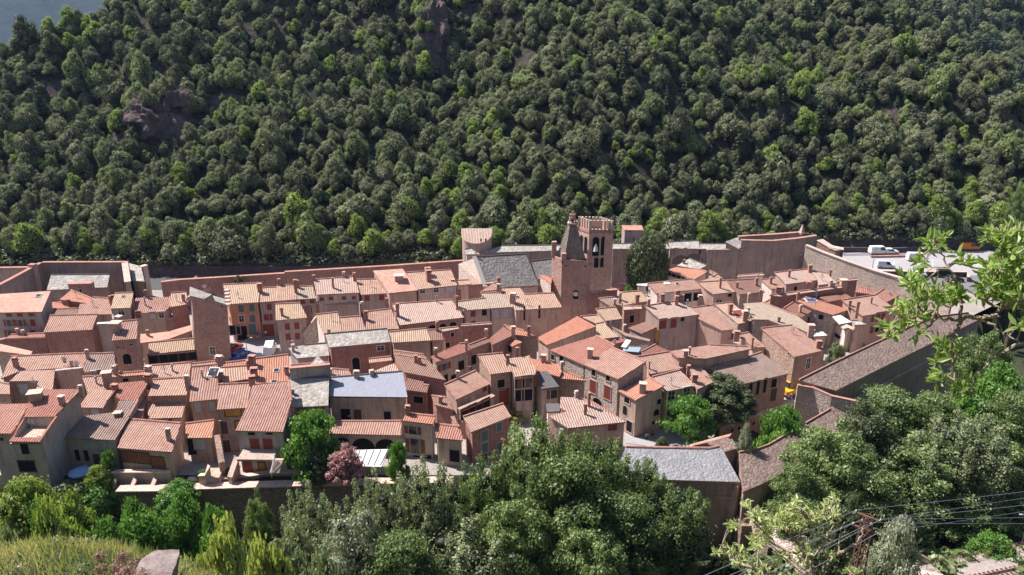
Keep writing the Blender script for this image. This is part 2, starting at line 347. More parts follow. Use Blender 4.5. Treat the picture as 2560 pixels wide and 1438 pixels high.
def wall(view, label, pts, thick=.6, base=-1.5, mat='ramp', cap='rcap', cat='wall', name='stone_wall', group=None, capw=.3, away=1, win='', caph=.16):
    q=[]
    for t in pts.split():
        a=[float(k) for k in t.split(',')]; q.append(P(*c(view,a[0],a[1]), a[2]))
    cen=sum(q, Vector())/len(q); o=Vector((cen.x,cen.y,base)); root=empty(name,o,label,cat,group)
    offs=[]
    for i in range(len(q)):
        a=q[max(0,i-1)]; b=q[min(len(q)-1,i+1)]; e=(b-a); e.z=0; e.normalize(); n=Vector((-e.y,e.x,0))
        if n.dot(Vector((q[i].x,q[i].y,0)))<0: n=-n
        offs.append(n*away)
    def strip(m, t0, t1, dz0, dz1, bz=None):
        for i in range(len(q)-1):
            A=[q[i]+offs[i]*t0, q[i+1]+offs[i+1]*t0, q[i+1]+offs[i+1]*t1, q[i]+offs[i]*t1]
            top=[k+Vector((0,0,dz1)) for k in A]; bot=[Vector((k.x,k.y,bz if bz is not None else k.z+dz0)) for k in A]
            m.prism(top,bot)
    m=M(o); strip(m,0,thick,0,-caph,base); m.obj('wall_body' , W[mat], root)
    if cap: m=M(o); strip(m,-capw/2,thick+capw/2,-caph,.02); m.obj('coping', MT.get(cap) or R[cap], root)
    for t in win.split():
        t=t.split(','); px,py=c(view,float(t[0]),float(t[1])); r=ray(px,py)
        for i in range(len(q)-1):
            a,b=q[i],q[i+1]; e=b-a; e.z=0; L=e.length; e.normalize(); n=Vector((e.y,-e.x,0))
            if n.dot(r)>0: n=-n
            s=(a-Vector((0,0,CH))).dot(n)/r.dot(n); h=Vector((0,0,CH))+r*s; k=(h-a).dot(e)
            if -.5<k<L+.5: add_window(root,o,h,n,t); break
    return root
Hs=house
# ---- view A : far left
a=Hs('A','long house with patched pink roof and brick arched windows at the left edge',9,16,'-150,777 500,765 608,515 -100,558','flat','grey','',
 '110,800,r,1.1,.8 240,800,r,1.1,.8 375,795,r,1.1,.8 112,900,o 245,900,o 395,895,r 122,1022,o 400,1022,r'); skylight(a,'A',462,575,1.1,1.1)
Hs('A','low orange shed roof with a peak against the rear rampart',8,15,'715,618 1078,668 1108,608 850,505','orange','red','920,600,a')
Hs('A','small orange roof tucked under the peaked orange roof',6.6,15,'625,727 940,730 965,680 700,650 625,645','orange','red','830,700,b')
Hs('A','narrow brown tiled roof above the big left pink roof',7.5,15,'600,805 925,800 935,726 635,732','brown','brown')
Hs('A','stepped salmon roof left of the yellow skylight house',7.5,15,'925,800 1345,795 1305,602 1110,592 1085,660 955,672','salmon','beige','1330,660,b 1365,650,b')
Hs('A','broad salmon tiled house with blank purple-brown wall at the left',7.2,17,'520,1012 1105,978 1168,797 600,810','salmon','red','')
h=Hs('A','tall yellow-roofed house with one blue window beside the rear rampart',9.3,18,'1325,725 1562,718 1600,535 1375,542','yellow','mauve','','1453,765,w,1.1,1.5'); skylight(h,'A',1480,585,.8,.6)
Hs('A','red ribbed roof house with pale shutters left of the square tower',8,17,'1608,787 1965,768 2040,702 2040,585 1620,600','pink','beige','1755,590,b 1745,690,p,1.6','1655,800,r 1830,810,p 1960,800,w 2010,795,p')
Hs('A','short cream roof house touching the left steps of the square tower',9,17,'2040,708 2255,672 2235,525 2048,540','cream','red','2205,640,b')
Hs('A','windowed courtyard wall house below the pale shutters',6.4,3,'1650,865 2092,838 2088,800 1650,825','terrace','brown','','1715,910,p,.6,1 1935,910,d,.7,1.3',thick=.25)
Hs('A','blank red-brown block joined to the left side of the square tower',8.6,3,'2085,690 2262,676 2258,640 2085,660','terrace','red')
h=Hs('A','brick tower house with single arched window and ribbed red roof',10,17,'1340,1110 1640,1088 1650,862 1385,890','pink','tower','1395,985,f,1.4,1.5','1523,1330,a,1.3,1.9 1575,1155,s,.5,.25 1415,1190,s,.5,.25 1490,1195,s,.3,.2')
Hs('A','plastered terrace house with white parapet behind the brick tower house',7.6,3,'1158,910 1360,900 1400,880 1170,892','white','grey','1425,850,f,.5,1')
Hs('A','flat dusty pink roof behind the long loggia roof',5.4,12,'1675,1140 2020,1092 2048,998 1780,1030 1685,1030','flat','brown','1775,1050,b,.7')
Hs('A','sloping pale pink roof leaning on the square tower',5.8,14,'2020,1092 2305,985 2298,922 2050,992','flat','brown')
Hs('A','loggia house with cream tile roof and row of dark bays under the tower',6,17,'1785,1283 2335,1234 2322,1086 1780,1135','yellow','beige','','1720,1335,V 1835,1333,V 1955,1322,V 2080,1308,V 2195,1296,V 2295,1286,V')
Hs('A','lean pinkish roof at the far left above the long ribbed roofs',5.2,12,'-60,1230 365,1285 390,1240 5,1150','flat','brown')
Hs('A','low red strip roof along the wall below the long left house',5,12,'60,1085 540,1063 540,1022 130,1040','red','red','215,1030,c,.7 280,1035,c,.5')
wall('A','dark red garden wall running under the low strip roof','-100,1112,4.9 0,1100,4.9 60,1088,4.9 540,1070,4.9',.5,-1.5,'ramprd','rcap')
wall('A','plain rust wall below the broad salmon roof','540,1030,6.4 1115,990,6.4',.3,-1.5,'ramprd',None)
# ---- view E : left foreground blocks
Hs('E','long ribbed salmon roof at the left with two thin flues',7.5,16,'205,188 640,160 650,20 110,45 10,265','salmon','brown','165,150,b,1.3,.7','')
Hs('E','middle ribbed roof panel behind the pink box penthouse',7.5,16,'640,163 830,160 872,12 650,20','salmon','brown','635,95,p,.4 760,140,p,.3 720,150,b,.8')
Hs('E','greyish ribbed roof with round cowl chimney left of the arched tower house',7.5,16,'820,207 1152,185 1142,10 870,20','grey','beige','880,65,c,1.2','940,215,w,.8,.8 1010,210,d,1,1')
Hs('E','L-shaped ribbed roof over a small blue window at the left edge',6.9,16,'95,292 378,288 360,388 525,382 548,178 208,188','salmon','brown','340,325,a,.3','235,370,p,1.4,1.7')
Hs('E','pink box penthouse with blank wall and antenna on the left roofs',8.2,3,'550,188 815,160 812,148 552,172','terrace','pink','720,170,a,.6')
Hs('E','small pink roof at the extreme left edge above a dark gap',6.2,14,'-80,418 100,420 95,320 -60,290','salmon','brown','')
h=Hs('E','ribbed red roof with leaning flue right of the pink penthouse',7.2,16,'870,388 1062,376 1068,235 820,250','salmon','brown','965,315,p,1.1 1085,330,f,2.2,1.2')
Hs('E','small salmon roof pushed out over a dark yard with dim white window',6.9,15,'785,553 1025,560 1070,490 1150,385 885,370 865,440','salmon','brown','','950,600,p,1.1,1.5')
Hs('E','thin orange ridge strip house over a pinkish wall',8,14,'1115,252 1500,222 1490,190 1120,218','orange','pink','1490,225,c,1.1,.8 1165,195,b,.8','1255,280,s,.8,.6')
Hs('E','ribbed red roof folding down behind the dark lichen roof',7.2,15,'1215,482 1372,482 1468,335 1466,285 1132,315 1165,452','red','pink','1150,380,b,.6,.8')
h=Hs('E','front-left house with sunken roof terrace cut into its red tiles',7.7,16,'90,893 402,898 640,545 800,385 790,370 385,375 310,440 240,645','red','grey','365,470,f,1.1,1.5 625,525,f,1.3,.7 810,400,c,.7',
 '250,965,d,1.1,1.7 10,1150,d,1.1,1.9 270,1140,V,2.2,1.6 380,1310,d,.6,1.4 265,1340,a,1.4,1.4',
 holes=['238,648 545,645 640,545 800,385 790,370 385,375 310,440','400,898 432,850 575,640 545,645 400,858','90,893 402,898 412,852 120,852','120,852 238,648 252,648 138,852'])
def terrace(h, view, a, b, floor, z=-2.4):
    root,on,o=h; p,q=[on(*c(view,*k)) for k in (a,b)]; m=M(o); dn=Vector((0,0,z)); m.prism([p,q,q+Vector((0,.15,0)),p+Vector((0,.15,0))],[p+dn,q+dn,q+dn+Vector((0,.15,0)),p+dn+Vector((0,.15,0))]); m.obj('terrace_wall', W['grey'], root)
    f=[on(*c(view,*k)) for k in floor]; zz=min(k.z for k in f)+z+2.0; m=M(o); m.poly([Vector((k.x,k.y,zz)) for k in f]); m.obj('terrace_floor', W['beige'], root)
terrace(h,'E',(235,645),(548,645),[(90,890),(400,895),(560,640),(230,640)])
Hs('E','large ribbed red roof cut by the left frame edge',7.6,16,'-120,812 108,815 165,745 290,515 -20,520 -120,522','red','grey','','20,870,s')
Hs('E','lichen-covered dark roof over the pale blue plaster house',5.1,17,'600,855 1145,880 1292,645 1380,482 1192,487 1145,600 840,640','grey','blue','','775,1030,d,.7,1.8 865,1035,d,.7,1.8 970,1080,D 1065,1020,d,1.3,1.3')
h=Hs('E','rose-tiled front house with rust shutters above a garden terrace',4.4,17,'1172,957 1715,1000 1805,712 1285,670','pink','beige','1690,880,c,1.5,.55','1280,1045,b,1.9,1.7 1430,1060,b,1.9,1.7 1580,1115,b,1.9,2.1')
Hs('E','striped cream-pink roof with a tall thin flue right of the ridge strip',7.8,16,'1530,258 1892,240 1906,105 1502,135','salmon','pink','1725,190,p,1.1 1150,225,c')
Hs('E','ribbed salmon roof above a deep black shadow gap',7.2,15,'1482,440 1862,430 1886,252 1530,275','salmon','brown','1490,320,b,1.3,.9')
Hs('E','half-shaded ribbed roof below the black gap',5,15,'1480,665 1812,655 1862,490 1470,500','salmon','cream','','1700,680,s')
Hs('E','big dark-capped chimney house wedge left of the rose roof',5.6,10,'1290,650 1420,655 1470,400 1370,482','pink','pink','1190,690,f,1.4,.9',ridge=False)
# ---- view F
h=Hs('F','pink-walled house with large grey skylight and bent flue',7.8,17,'95,577 375,550 378,205 120,228','pink','pink','80,420,c,1.4,.6 225,330,p,1.1 360,330,p,1','180,630,p,.8,1.7 322,620,p,.8,1.6'); skylight(h,'F',335,285,1.6,2)
Hs('F','thin salmon ridge strip behind the grey skylight roof',8.1,12,'120,226 405,203 402,165 112,200','salmon','pink','395,190,c,.9,.9')
Hs('F','cream ribbed roof beside a white chimney stack left of the orange roof',7.4,16,'425,388 728,342 702,215 412,236','cream','red','395,330,f,1,1.1')
Hs('F','narrow orange-cream roof strip above the cream ribbed roof',8.2,14,'430,229 698,212 682,160 440,190','orange','red','700,250,b,1.2,.8')
Hs('F','low pink house with orange-pink ribbed roof and pale shutters above the dark front yard',4.2,16,'58,937 318,937 345,760 52,797','orange','pink','','60,1025,d,1.2,2.6 197,1000,p,1.6,1.7')
wall('F','tall narrow red-brown party wall in the dark front yard','338,905,4.6 360,1040,3.6 385,1180,2.4',.8,-1.5,'brown',None)
h=Hs('F','square orange-red roof with white skylight in front of the plaza',8,17,'750,402 1105,366 1086,105 732,150','orange','red','725,205,b,1.2,.9 745,330,b,1.2,.9 1068,300,b,.9,.6'); skylight(h,'F',963,265,.9,.8); skylight(h,'F',940,378,1,.6)
Hs('F','narrow red roof house with ochre hatch and hanging balcony',7.4,16,'370,655 668,636 712,390 385,405','pink','brown','722,400,b,1,.9','530,685,y,2.2,1.1 430,835,D 465,1020,D 575,800,y,.6,1')
h=Hs('F','wide rose-tiled house with two dark red shutters and an outside stair',6.9,17,'555,865 1030,878 1112,570 1087,372 722,415 668,620','pink','blue','', '715,895,s,1,.45 890,890,s,1,.45 750,1015,r,1.4,2.3 880,1015,r,1.4,2.3 680,1240,R,1.4,2.4 820,1240,y,.9,1.8')
ST_HOUSE=h
h=Hs('F','lichen grey slab-roofed house with ochre shutters beside the slate house',6.8,18,'1118,632 1480,615 1490,330 1090,345','lauze','grey','1130,500,c,.5,.4','1215,680,y,1.0,1.3 1395,672,y,1.1,1.3')
wall('F','dark blank firewall with red coping above the lichen roof','1092,242,10.6 1498,205,10.6',.5,3,'grey','rcap')
h=Hs('F','long blue slate roofed house with bare beige walls',6.8,16,'1478,522 2272,532 2222,274 1510,335','slate','beige','1765,335,c,.8,.7 1915,312,c,.5,.6','1655,705,d,1.5,2 1775,712,D,1.2,2 2072,720,d,1.1,1.6 1690,720,s,.1,.1')
Hs('F','arcaded lean-to porch with rose tile edge under the slate house',3.5,14,'1480,893 2208,912 2212,770 1500,772','pink','beige','','1630,990,A,2,2 1830,1003,A,3.4,2.1 2060,1010,A,3.4,2.1')
h=Hs('F','white sheet canopy on thin ribs in front of the arcaded porch',1.9,10,'1610,1215 2010,1225 2085,1050 1650,1062','white',None,name='canopy',cat='canopy',group=None,base=-2)
root,on,o=h; m=M(o)
for k in range(7):
    x0=1620+k*63; x1=1655+k*70; a=on(*c('F',x0,1212)); b=on(*c('F',x1,1058)); m.bar(a+Vector((0,0,.06)),b+Vector((0,0,.06)),.1)
    if k%2==0:
        m.bar((a.x,a.y,-2),(a.x,a.y,a.z-.1),.1); m.bar((b.x,b.y,-2),(b.x,b.y,b.z-.1),.1)
m.obj('canopy_frame', MT['metal'], root)
Hs('F','small red tile roof squeezed behind the blue slate ridge',5.4,14,'1500,332 1712,312 1690,262 1502,245','salmon','orange','1505,300,c,.6')
Hs('B','grey lichen shed roof right of the plaza van',5,14,'1400,1322 1790,1290 1762,1140 1480,1165 1300,1200','lauze','grey','1360,1240,c,1 1355,1180,p,1')
Hs('B','tiny grey hipped roof behind the dark firewall',5.6,24,'1560,1402 1760,1395 1645,1290','lauze','brown',ridge=False)
Hs('B','wide orange gable shed behind the dark firewall',4.8,16,'1300,1438 1800,1400 1780,1370 1330,1405','orange','red')
# ---- view B : plaza row
Hs('B','orange facade house with teal shutters and shop awning on the plaza',8,17,'578,674 942,650 966,418 515,440','yellow','orange','960,520,b,1.3,.8','597,738,g 732,725,g 862,716,g 602,855,o 737,850,w 870,846,g 745,1020,d,2,3 870,975,g,1.4,2.2 640,985,d,2,2')
Hs('B','mauve facade house with red shutters and red shopfront on the plaza',7.9,17,'942,650 1160,635 1157,468 965,480','cream','mauve','','1070,705,r 1035,832,r 1093,828,r,.6,1.4 1062,985,R,2.2,2.6')
h=Hs('B','narrow cream-roofed row house with a tall red chimney at its right edge',8,17,'1160,635 1398,616 1385,440 1158,450','cream','pink','1392,530,b,2.3,.6 1190,440,b,.9')
Hs('B','pale greenish roofed row house left of the high cream block',7.9,17,'1398,616 1630,604 1592,455 1412,464','green','pink','1415,475,b,1.2','1472,645,r,.9,.8 1582,640,r,.9,.8')
Hs('B','high row house with cream facade and four small red windows',8.6,17,'1640,560 2150,535 2092,342 1600,380','pale','cream','1838,480,b,1.8,.4 1605,385,b,.7 2092,390,b,1.3,.5 1965,345,c,.7','1700,615,r,.8,.7 1810,605,r,.8,.7 1965,600,r,.8,.7 2085,597,r,.8,.7')
Hs('B','low garage with narrow cream tile strip below the cream facade',6.4,16,'1745,677 2130,667 2130,617 1745,627','yellow','mauve')
Hs('B','red cube annex with small shadowed window below the greenish roof',6.7,3,'1445,683 1742,655 1740,635 1448,660','terrace','red','','1590,745,d,.6,1.1')
Hs('B','grey house with four red shutters and a lit white side wall on the plaza',7.2,17,'1150,868 1525,835 1440,660 1140,672','yellow','mauve','1225,810,b,1.2','1287,942,r 1400,932,r 1297,1062,r 1408,1056,r')
wall('B','ruined gable wall with light sloping coping beside the grey shuttered house','1470,1110,2 1480,1020,4.2 1625,830,7.2',.5,-1.5,'rubble','cap')
Hs('B','cream striped roof right of the ruined gable wall',7,17,'1720,1030 1945,1016 1892,770 1622,800','yellow','white','1785,1020,b,.4')
Hs('B','rose roof between two cream roofs behind the lichen shed',7,17,'1950,1012 2230,987 2170,815 1912,836','salmon','mauve','')
Hs('C','salmon ribbed roof with tall leaning chimney left of the long pale roof',7,17,'72,1368 472,1352 372,1112 70,1150','salmon','beige','75,1245,b,1.4,.6 25,1110,c,1 325,1080,b,1.2')
h=Hs('B','long lichen slab roof with a pointed dormer and arched doorway below',7,17,'1788,1192 2525,1125 2485,968 1740,1032','lauze','red','','2110,1385,a,1.3,2.4 1920,1210,s,.1,.1 2405,1200,w,1.2,.9')
# ---- view C
Hs('C','mauve house with two red windows left of the smooth pink roof',8.2,17,'12,945 347,925 252,755 -40,762','cream','mauve','','85,985,r,1,1.2 258,978,r,1,1.2')
h=Hs('C','high house with smooth pink roof and a wide low chimney',8.8,17,'345,926 692,890 512,632 155,656','flat','pink','470,765,f,1,1.7','')
Hs('C','rust-streaked cream roof with two brick chimneys left of the church',8.8,17,'688,882 1165,830 1090,645 552,680','cream','cream','825,775,b,1.9,1 815,705,b,1.2,1','750,900,w,1,.9 912,890,w,1,.9 1075,880,p,1.6,1.1')
Hs('C','small pale roof at the foot of the church gable',8,15,'1150,835 1352,812 1310,767 1150,772','cream','cream','1110,850,c,1.3,.6')
wall('C','terrace wall with red coping and leaning pipe below the smooth pink roof','420,968,6.4 935,932,6.4',.5,-1.5,'grey','rcap')
wall('C','iron-trimmed red terrace wall left of the church square','945,912,6.8 1210,895,6.8',.5,-1.5,'ramprd','rcap')
wall('C','long dark red boundary wall sloping up to the church gable','1160,835,7.6 1640,800,8.4',.5,-1.5,'ramprd','rcap')
Hs('C','white gabled stub wall with striped cap beside the terrace pipe',6.2,12,'355,1030 425,1022 425,960 372,990','pink','white',ridge=False)
Hs('C','long mottled rose roof over three brown arches in the town centre',7,17,'478,1310 1247,1215 1097,1005 383,1057','pale','brown','455,1200,b,2.2,.6 920,1030,p,1.2 1165,1120,b,2.4,.4','865,1345,a,1.4,1.3 995,1328,a,1.4,1.3 1115,1308,a,1.4,1.3')
Hs('C','pale green roofed cream house left of the clock tower',8,16,'1240,1132 1575,1107 1506,985 1130,1032','green','cream','','1355,1170,r,.9,1.2 1490,1158,d,.9,1.2 1355,1285,a,1.4,.9')
Hs('C','greenish-yellow roof stepping up behind the pale green roof',8.2,16,'1575,1107 1857,1088 1722,920 1437,925 1510,985','green','cream','1660,905,c,1.2,.6','1625,1175,p,1.2,1.9 1745,1165,p,1.2,1.9')
h=Hs('C','cream roof with a white chimney stack at the foot of the clock tower',8,16,'1862,1132 2422,1092 2322,922 1975,940 1922,862 1697,872','cream','pink','1832,1040,c,1.6,1','2325,1145,p,.9,.3 2150,1150,l,.15,2.4 1970,1165,l,.15,2.6'); skylight(h,'C',1890,975,.8,.6)
Hs('C','faded orange roof with twin chimneys below the church eave',8.6,16,'1440,907 1682,880 1652,800 1600,805','salmon','white','1660,850,b,1.7,.6')
# ---- view D : right of the towers
Hs('D','narrow slab-roofed shed behind the orange hipped roof',8.6,20,'1640,690 1900,737 1998,690 1790,606','lauze','beige')
Hs('D','smooth orange roof house with a ribbon of small windows',7.6,14,'1487,750 1850,855 2004,766 1738,680','orange','white','1725,690,b,1','1548,790,d,1.2,.7 1605,808,d,1.2,.7 1665,828,d,1.2,.7 1720,846,d,1.2,.7',flip=1)
Hs('D','salmon wedge roof behind the smooth orange roof',7.4,14,'1900,885 2200,860 2130,790 2060,830','salmon','pink')
h=Hs('D','white gabled house with rose roof and two dark front shutters',7.8,17,'1395,1025 1967,967 1832,850 1288,906','salmon','white','','1280,985,s,.3,.6 1305,990,s,.3,.6 1270,1060,d,.7,.9 1670,1068,o,.7,1.2 1770,1072,d,1.6,1.8 1875,1062,d,1.4,1.7'); skylight(h,'D',1522,905,1.3,.8,MT['whitep']); skylight(h,'D',1642,910,.8,.7)
Hs('D','flat white annex on the left of the white gabled house',7.6,3,'1165,925 1285,935 1285,905 1160,912','white','white')
Hs('D','cream-roofed house with lit white side wall and slim chimney',7.8,16,'2080,1032 2372,1002 2236,870 1895,890 1975,965','cream','pink','2158,960,b,1.9,.4','2275,1045,d,.9,.7 2130,1120,s 2160,1118,s')
Hs('I','reddish-brown roofed house right of the cream roof with slim chimney',7.8,16,'225,575 432,555 342,450 118,462','brown','mauve','360,500,b,1.2 205,520,b,.8')
Hs('D','brown lichen roof tucked behind the framed red court',7,15,'845,1176 1002,1168 957,1060 700,1085','grey','brown','895,1160,c,.9')
Hs('D','mossy yellow roof beside the framed red court',7.9,15,'1005,1166 1300,1115 1212,995 980,1010 950,1060','yellow','brown','960,1100,c,1.2 1160,1135,b,1.3,.7')
wall('D','framed dark red court wall right of the clock tower','598,1012,8.2 928,977,8.2',.6,-1.5,'ramprd','rcap')
Hs('D','mossy cream roof with a bend below the framed red court',7.4,15,'790,1352 990,1327 908,1188 668,1212','yellow','mauve','')
Hs('D','cracked red wall annex with dark doorway and tile strip',7.8,10,'1000,1222 1222,1207 1218,1178 1003,1176','pale','red','1300,1160,c,1.1','1100,1330,d,.9,1.6')
h=Hs('D','tall ochre-balconied house with pale rose roof in the town centre',9,16,'1440,1342 1908,1275 1700,1105 1255,1176','pale','mauve','1635,1160,b,1.4,.6 1300,1180,c,1.1,.5 1765,1175,p,1.2 1460,1120,b,1.1,.8 1635,1105,b,1.6,.8 1700,1110,b,.8,.6',
 '1470,1388,r,1.5,2 1600,1375,r,1.3,2 1707,1335,s,.8,.7')
for t in ('1100,470,y,5.6,2.2 1215,438,s,.9,.8 1300,435,s,.9,.8 1060,560,d,1.6,1.5 1122,570,D,1.5,1.9 1200,555,s,.8,1.2').split():
    t=t.split(','); px,py=c('H',float(t[0]),float(t[1])); root,on,o=h
    a=P(*c('D',1440,1342),9); b=P(*c('D',1908,1275),9); e=(b-a).normalized(); n=Vector((e.y,-e.x,0)); r=ray(px,py); s=(a+n*-.28-Vector((0,0,CH))).dot(n)/r.dot(n); add_window(root,o,Vector((0,0,CH))+r*s,n,t)
# ---- view H
Hs('H','ribbed salmon roof with wavy stripes right of the balconied house',7.6,12,'1560,432 1655,424 1480,215 1300,240 1362,335','salmon','pink','1365,200,c,1.3,.7')
Hs('H','pale pink stepped parapet block below the wavy striped roof',6.8,3,'1355,372 1450,382 1555,350 1550,342 1355,348','terrace','pink')
wall('H','stained plaster wall with sloping coping behind the inner courtyard','1448,442,5.6 1790,582,5.6',.5,-1.5,'grey','cap')
Hs('H','bright orange roof sloping to the left over a pink gable wall',6.6,13,'-26,496 62,556 478,396 320,310','orange','ramp' if False else 'pink',ridge=False)
Hs('H','long rust roof with loose tiles above the light stone street facade',8.7,14,'82,598 372,722 640,562 480,476','red','rubble','','95,655,d,.7,1 185,675,d,.9,1.2')
Hs('H','rose roofed stone street house with barred red windows',8.7,14,'372,722 670,848 905,700 592,568','salmon','rubble','428,665,f,1.5,.8','460,790,d,.8,1.3 583,838,d,.8,1.1 455,915,r,1.3,2.2 577,965,r,1.3,2.3 490,1040,a,2,1.2')
Hs('H','corner stone house with orange-brown roof and oval window',6.7,14,'672,948 818,1028 1062,905 930,832','orange','beige','878,960,f,1.5,.95','745,1030,d,1.1,1 728,1115,a,.9,1.5 1020,1040,d,.8,.9 995,1133,a,1,1.1 970,1222,s,.6,.6 765,1255,d,1.2,1.9')
Hs('H','ochre yellow house with white windows and blue balconies',7,16,'1088,952 1337,906 1195,770 962,830','pale','yellow','1265,800,b,1','1122,1000,w,1.2,2.2 1255,970,w,1.2,2.2 1115,1110,w,1.2,2.2 1183,1085,w,.9,1.2 1080,1215,w,.8,1.6 1250,1065,w,1.1,1.6')
Hs('H','rose roof with fine speckles above the ochre yellow house',7.9,16,'935,808 1258,746 1112,614 838,658 905,705','salmon','pink','935,760,p,1.2')
Hs('H','striped red-and-white roof between ochre house and the large lichen roof',6.9,13,'1345,937 1502,865 1372,738 1262,757 1295,855','salmon','pink','1270,790,b,.9 1320,870,b,.9,.8')
h=Hs('I','large lichen-tiled hall with tall slot windows beside the rampart',6.3,15,'172,1327 630,1222 400,1048 -8,1186','grey','brown','','315,1350,l,.35,2.4 375,1335,l,.35,2.4 433,1318,l,.35,2.4 505,1300,d,1.1,1.6 500,1395,D,1.3,2.4')
Hs('H','broad pinkish roof edging the inner courtyard',9.3,10,'1425,672 1805,590 1782,570 1450,556 1110,610 1180,666','salmon','pink','1245,655,f,1,.7 1278,640,f,1.3,.3','')
Hs('H','pale sloping-sided wing between striped roof and large hall',7.4,3,'1330,735 1425,680 1320,655 1200,668','terrace','white',ridge=False)
Hs('H','small cream roof at the top of the alley by the framed court',7.3,15,'475,372 548,355 490,300 348,312','cream','beige')
Hs('H','long cream roof running down the alley',7,13,'545,502 668,487 545,362 478,376 482,468','yellow','beige','605,390,p,1')
Hs('H','red-brown lean-to roof against the balconied house',6.3,16,'758,408 872,458 1018,395 922,350','brown','mauve','722,440,c,1')
Hs('H','narrow broken grey tile roof crossing the alley',6.6,10,'735,478 935,525 945,508 740,455 612,396','grey','rubble','',ridge=False)
Hs('H','little red roof in front of the alley roofs',6.3,12,'640,545 748,522 682,488 600,515','red','red','640,560,p,1')
Hs('H','patched pale roof with white sheeting in the alley',5.6,12,'745,652 895,650 845,590 715,600','pale','brown')
Hs('H','dark maroon roof in the shaded inner courtyard',6,14,'895,648 1105,608 987,552 868,615','deep','red')
h=Hs('H','low front house with pale pink hipped roof and two chimneys by the trees',5.9,15,'240,1268 738,1214 335,1008 175,1000 170,1092 228,1125 75,1165','pale','pink','418,1080,b,1.9,.4 388,1150,b,1.3,.4 310,1000,c,.6','620,1262,r,1.4,1',ridge=False)
root,on,o=h
m=M(o); q=[on(*c('H',*k)) for k in ((738,1212),(335,1006))]; e=[P(*c('H',x,y),6.3) for x,y in ((600,1125),(430,1022))]; t=[q[0],e[0],e[1],q[1]]; m.poly(t,0,[(k.x,k.y) for k in t]); m.obj('side_roof', R['orange'], root)
Hs('H','brown plastered house with orange roof strip left of the stone street',6.6,13,'165,842 395,862 352,838 232,790 0,702 -45,742','orange','brown','185,770,d','')
Hs('G','charcoal roofed narrow house with lit rubble side',6.3,14,'1555,728 1707,708 1606,575 1473,582','dslate','beige','','1660,770,o,1.1,1.5')
Hs('G','small grey flat roof with balustrade behind the front trees',4.6,3,'1600,925 1712,918 1705,850 1590,852','dslate','white',ridge=False)
# ---- view G
Hs('G','striped yellow corrugated roof in the town centre',7.4,17,'275,331 612,311 567,209 250,240','yellow','brown','660,215,b,1.1,.4')
Hs('G','small mottled brown roof right of the striped yellow roof',7.2,16,'612,312 716,306 690,220 578,222','brown','brown')
Hs('G','rough brick block with thin tile top left of the long brick wall house',7.4,12,'715,236 850,210 838,196 680,212','pale','red','','790,262,s,.6,.8 750,352,d,.8,1 660,368,s')
Hs('G','long blank brick house seen from behind in the town centre',7.9,12,'862,190 1130,172 1122,160 868,178','pale','red')
Hs('G','beige two-storey house with open shutters and rose roof',7.3,14,'645,502 935,402 925,335 850,340 608,450','red','beige','650,450,c,1.2 912,400,c,1.6,.4','722,537,o,1.2,1.2 865,525,d,1.3,1.7 735,640,d,.8,1.6 805,632,d,1.3,1.2')
Hs('G','crooked brown roof on the grey gable beside the rose roof',7.5,13,'945,388 1132,318 1092,290 932,350','brown','brown','1080,285,c,1.2','972,478,d,1.2,1.8')
Hs('G','large faded red hip slope in the middle of town',7.9,15,'1128,352 1322,262 1226,195 1112,292','red','red','1310,262,c,1.2,.7',ridge=False)
Hs('G','orange hip slope right of the faded red hip',7.8,10,'1330,262 1527,288 1402,228 1234,182','orange','brown','1445,270,b,1.4')
Hs('G','small house with orange gable roof and one dark window in mid town',6.8,14,'1225,322 1305,362 1388,327 1312,285','orange','pink','','1210,365,d,.8,1.1 1275,378,d,1.6,1.3',ridge=False)
Hs('G','cream tiled corner house with lit rubble side wall',8.2,16,'1115,603 1302,577 1222,420 1008,440','cream','brown','','1207,690,d,1.2,1.8 1232,795,r,1.8,3.2')
Hs('G','cream tiled house with paired brown windows on two floors',8,16,'1335,637 1485,622 1512,572 1442,445 1240,470 1302,577','cream','mauve','1265,505,b,1 1345,430,b,.8','1368,672,d,1.5,2 1432,662,o,1.6,2 1365,783,d,1.4,2 1430,778,d,1.7,2')
Hs('G','orange roof band behind the charcoal roof',7,10,'1520,570 1705,622 1725,590 1692,520 1450,462','orange','brown','1572,495,f,1.2,.7')
Hs('G','brown tiled row house on the dark stepped lane',6.9,16,'375,582 737,652 575,470 288,432','brown','red','480,500,b,.9 510,515,b,.9','')
Hs('G','thin upper tile strip behind the brown row house',7.4,12,'292,432 577,470 545,432 285,398','brown','brown')
Hs('G','patched low brown roof above a dark porch',5.3,14,'385,735 570,758 592,697 540,690 550,660 400,633','brown','red','','500,820,d,1.6,1.2')
Hs('G','tiny brown roof with a stub chimney over the alley',4.8,16,'640,862 802,905 735,800 612,785','brown','red','690,850,b,.8')
Hs('G','cream awning-like tile roof under the arched doorway wall',5,15,'80,505 278,482 266,450 75,470','cream','red')
Hs('G','pale pink triangular roof behind the blue slate ridge',5.6,13,'110,580 345,577 290,508 215,535','pale','pink',ridge=False)
Hs('G','slanting rose-brown roof over a long pink side wall',6.2,15,'820,820 1112,684 992,570 722,690','salmon','pink','838,640,c,1,.5','1066,728,r,1,.8')
Hs('G','narrow pale tile strip roof over the timber courtyard',5,12,'866,918 1158,786 1128,768 835,890','pale','wood' if False else 'brown','','900,935,V 960,905,V 1020,885,V 1075,855,V',ridge=False)
Hs('G','red brick warehouse with rose roof and bricked-up openings at the front',5.5,15,'950,1098 1294,963 1226,852 884,965','salmon','red','','1190,1052,g,1,1.4 1065,1130,g,1.2,1.7 1190,1222,g,1,1.4 1065,1232,g,1.2,1.7 1055,1340,D,1.4,2.3')
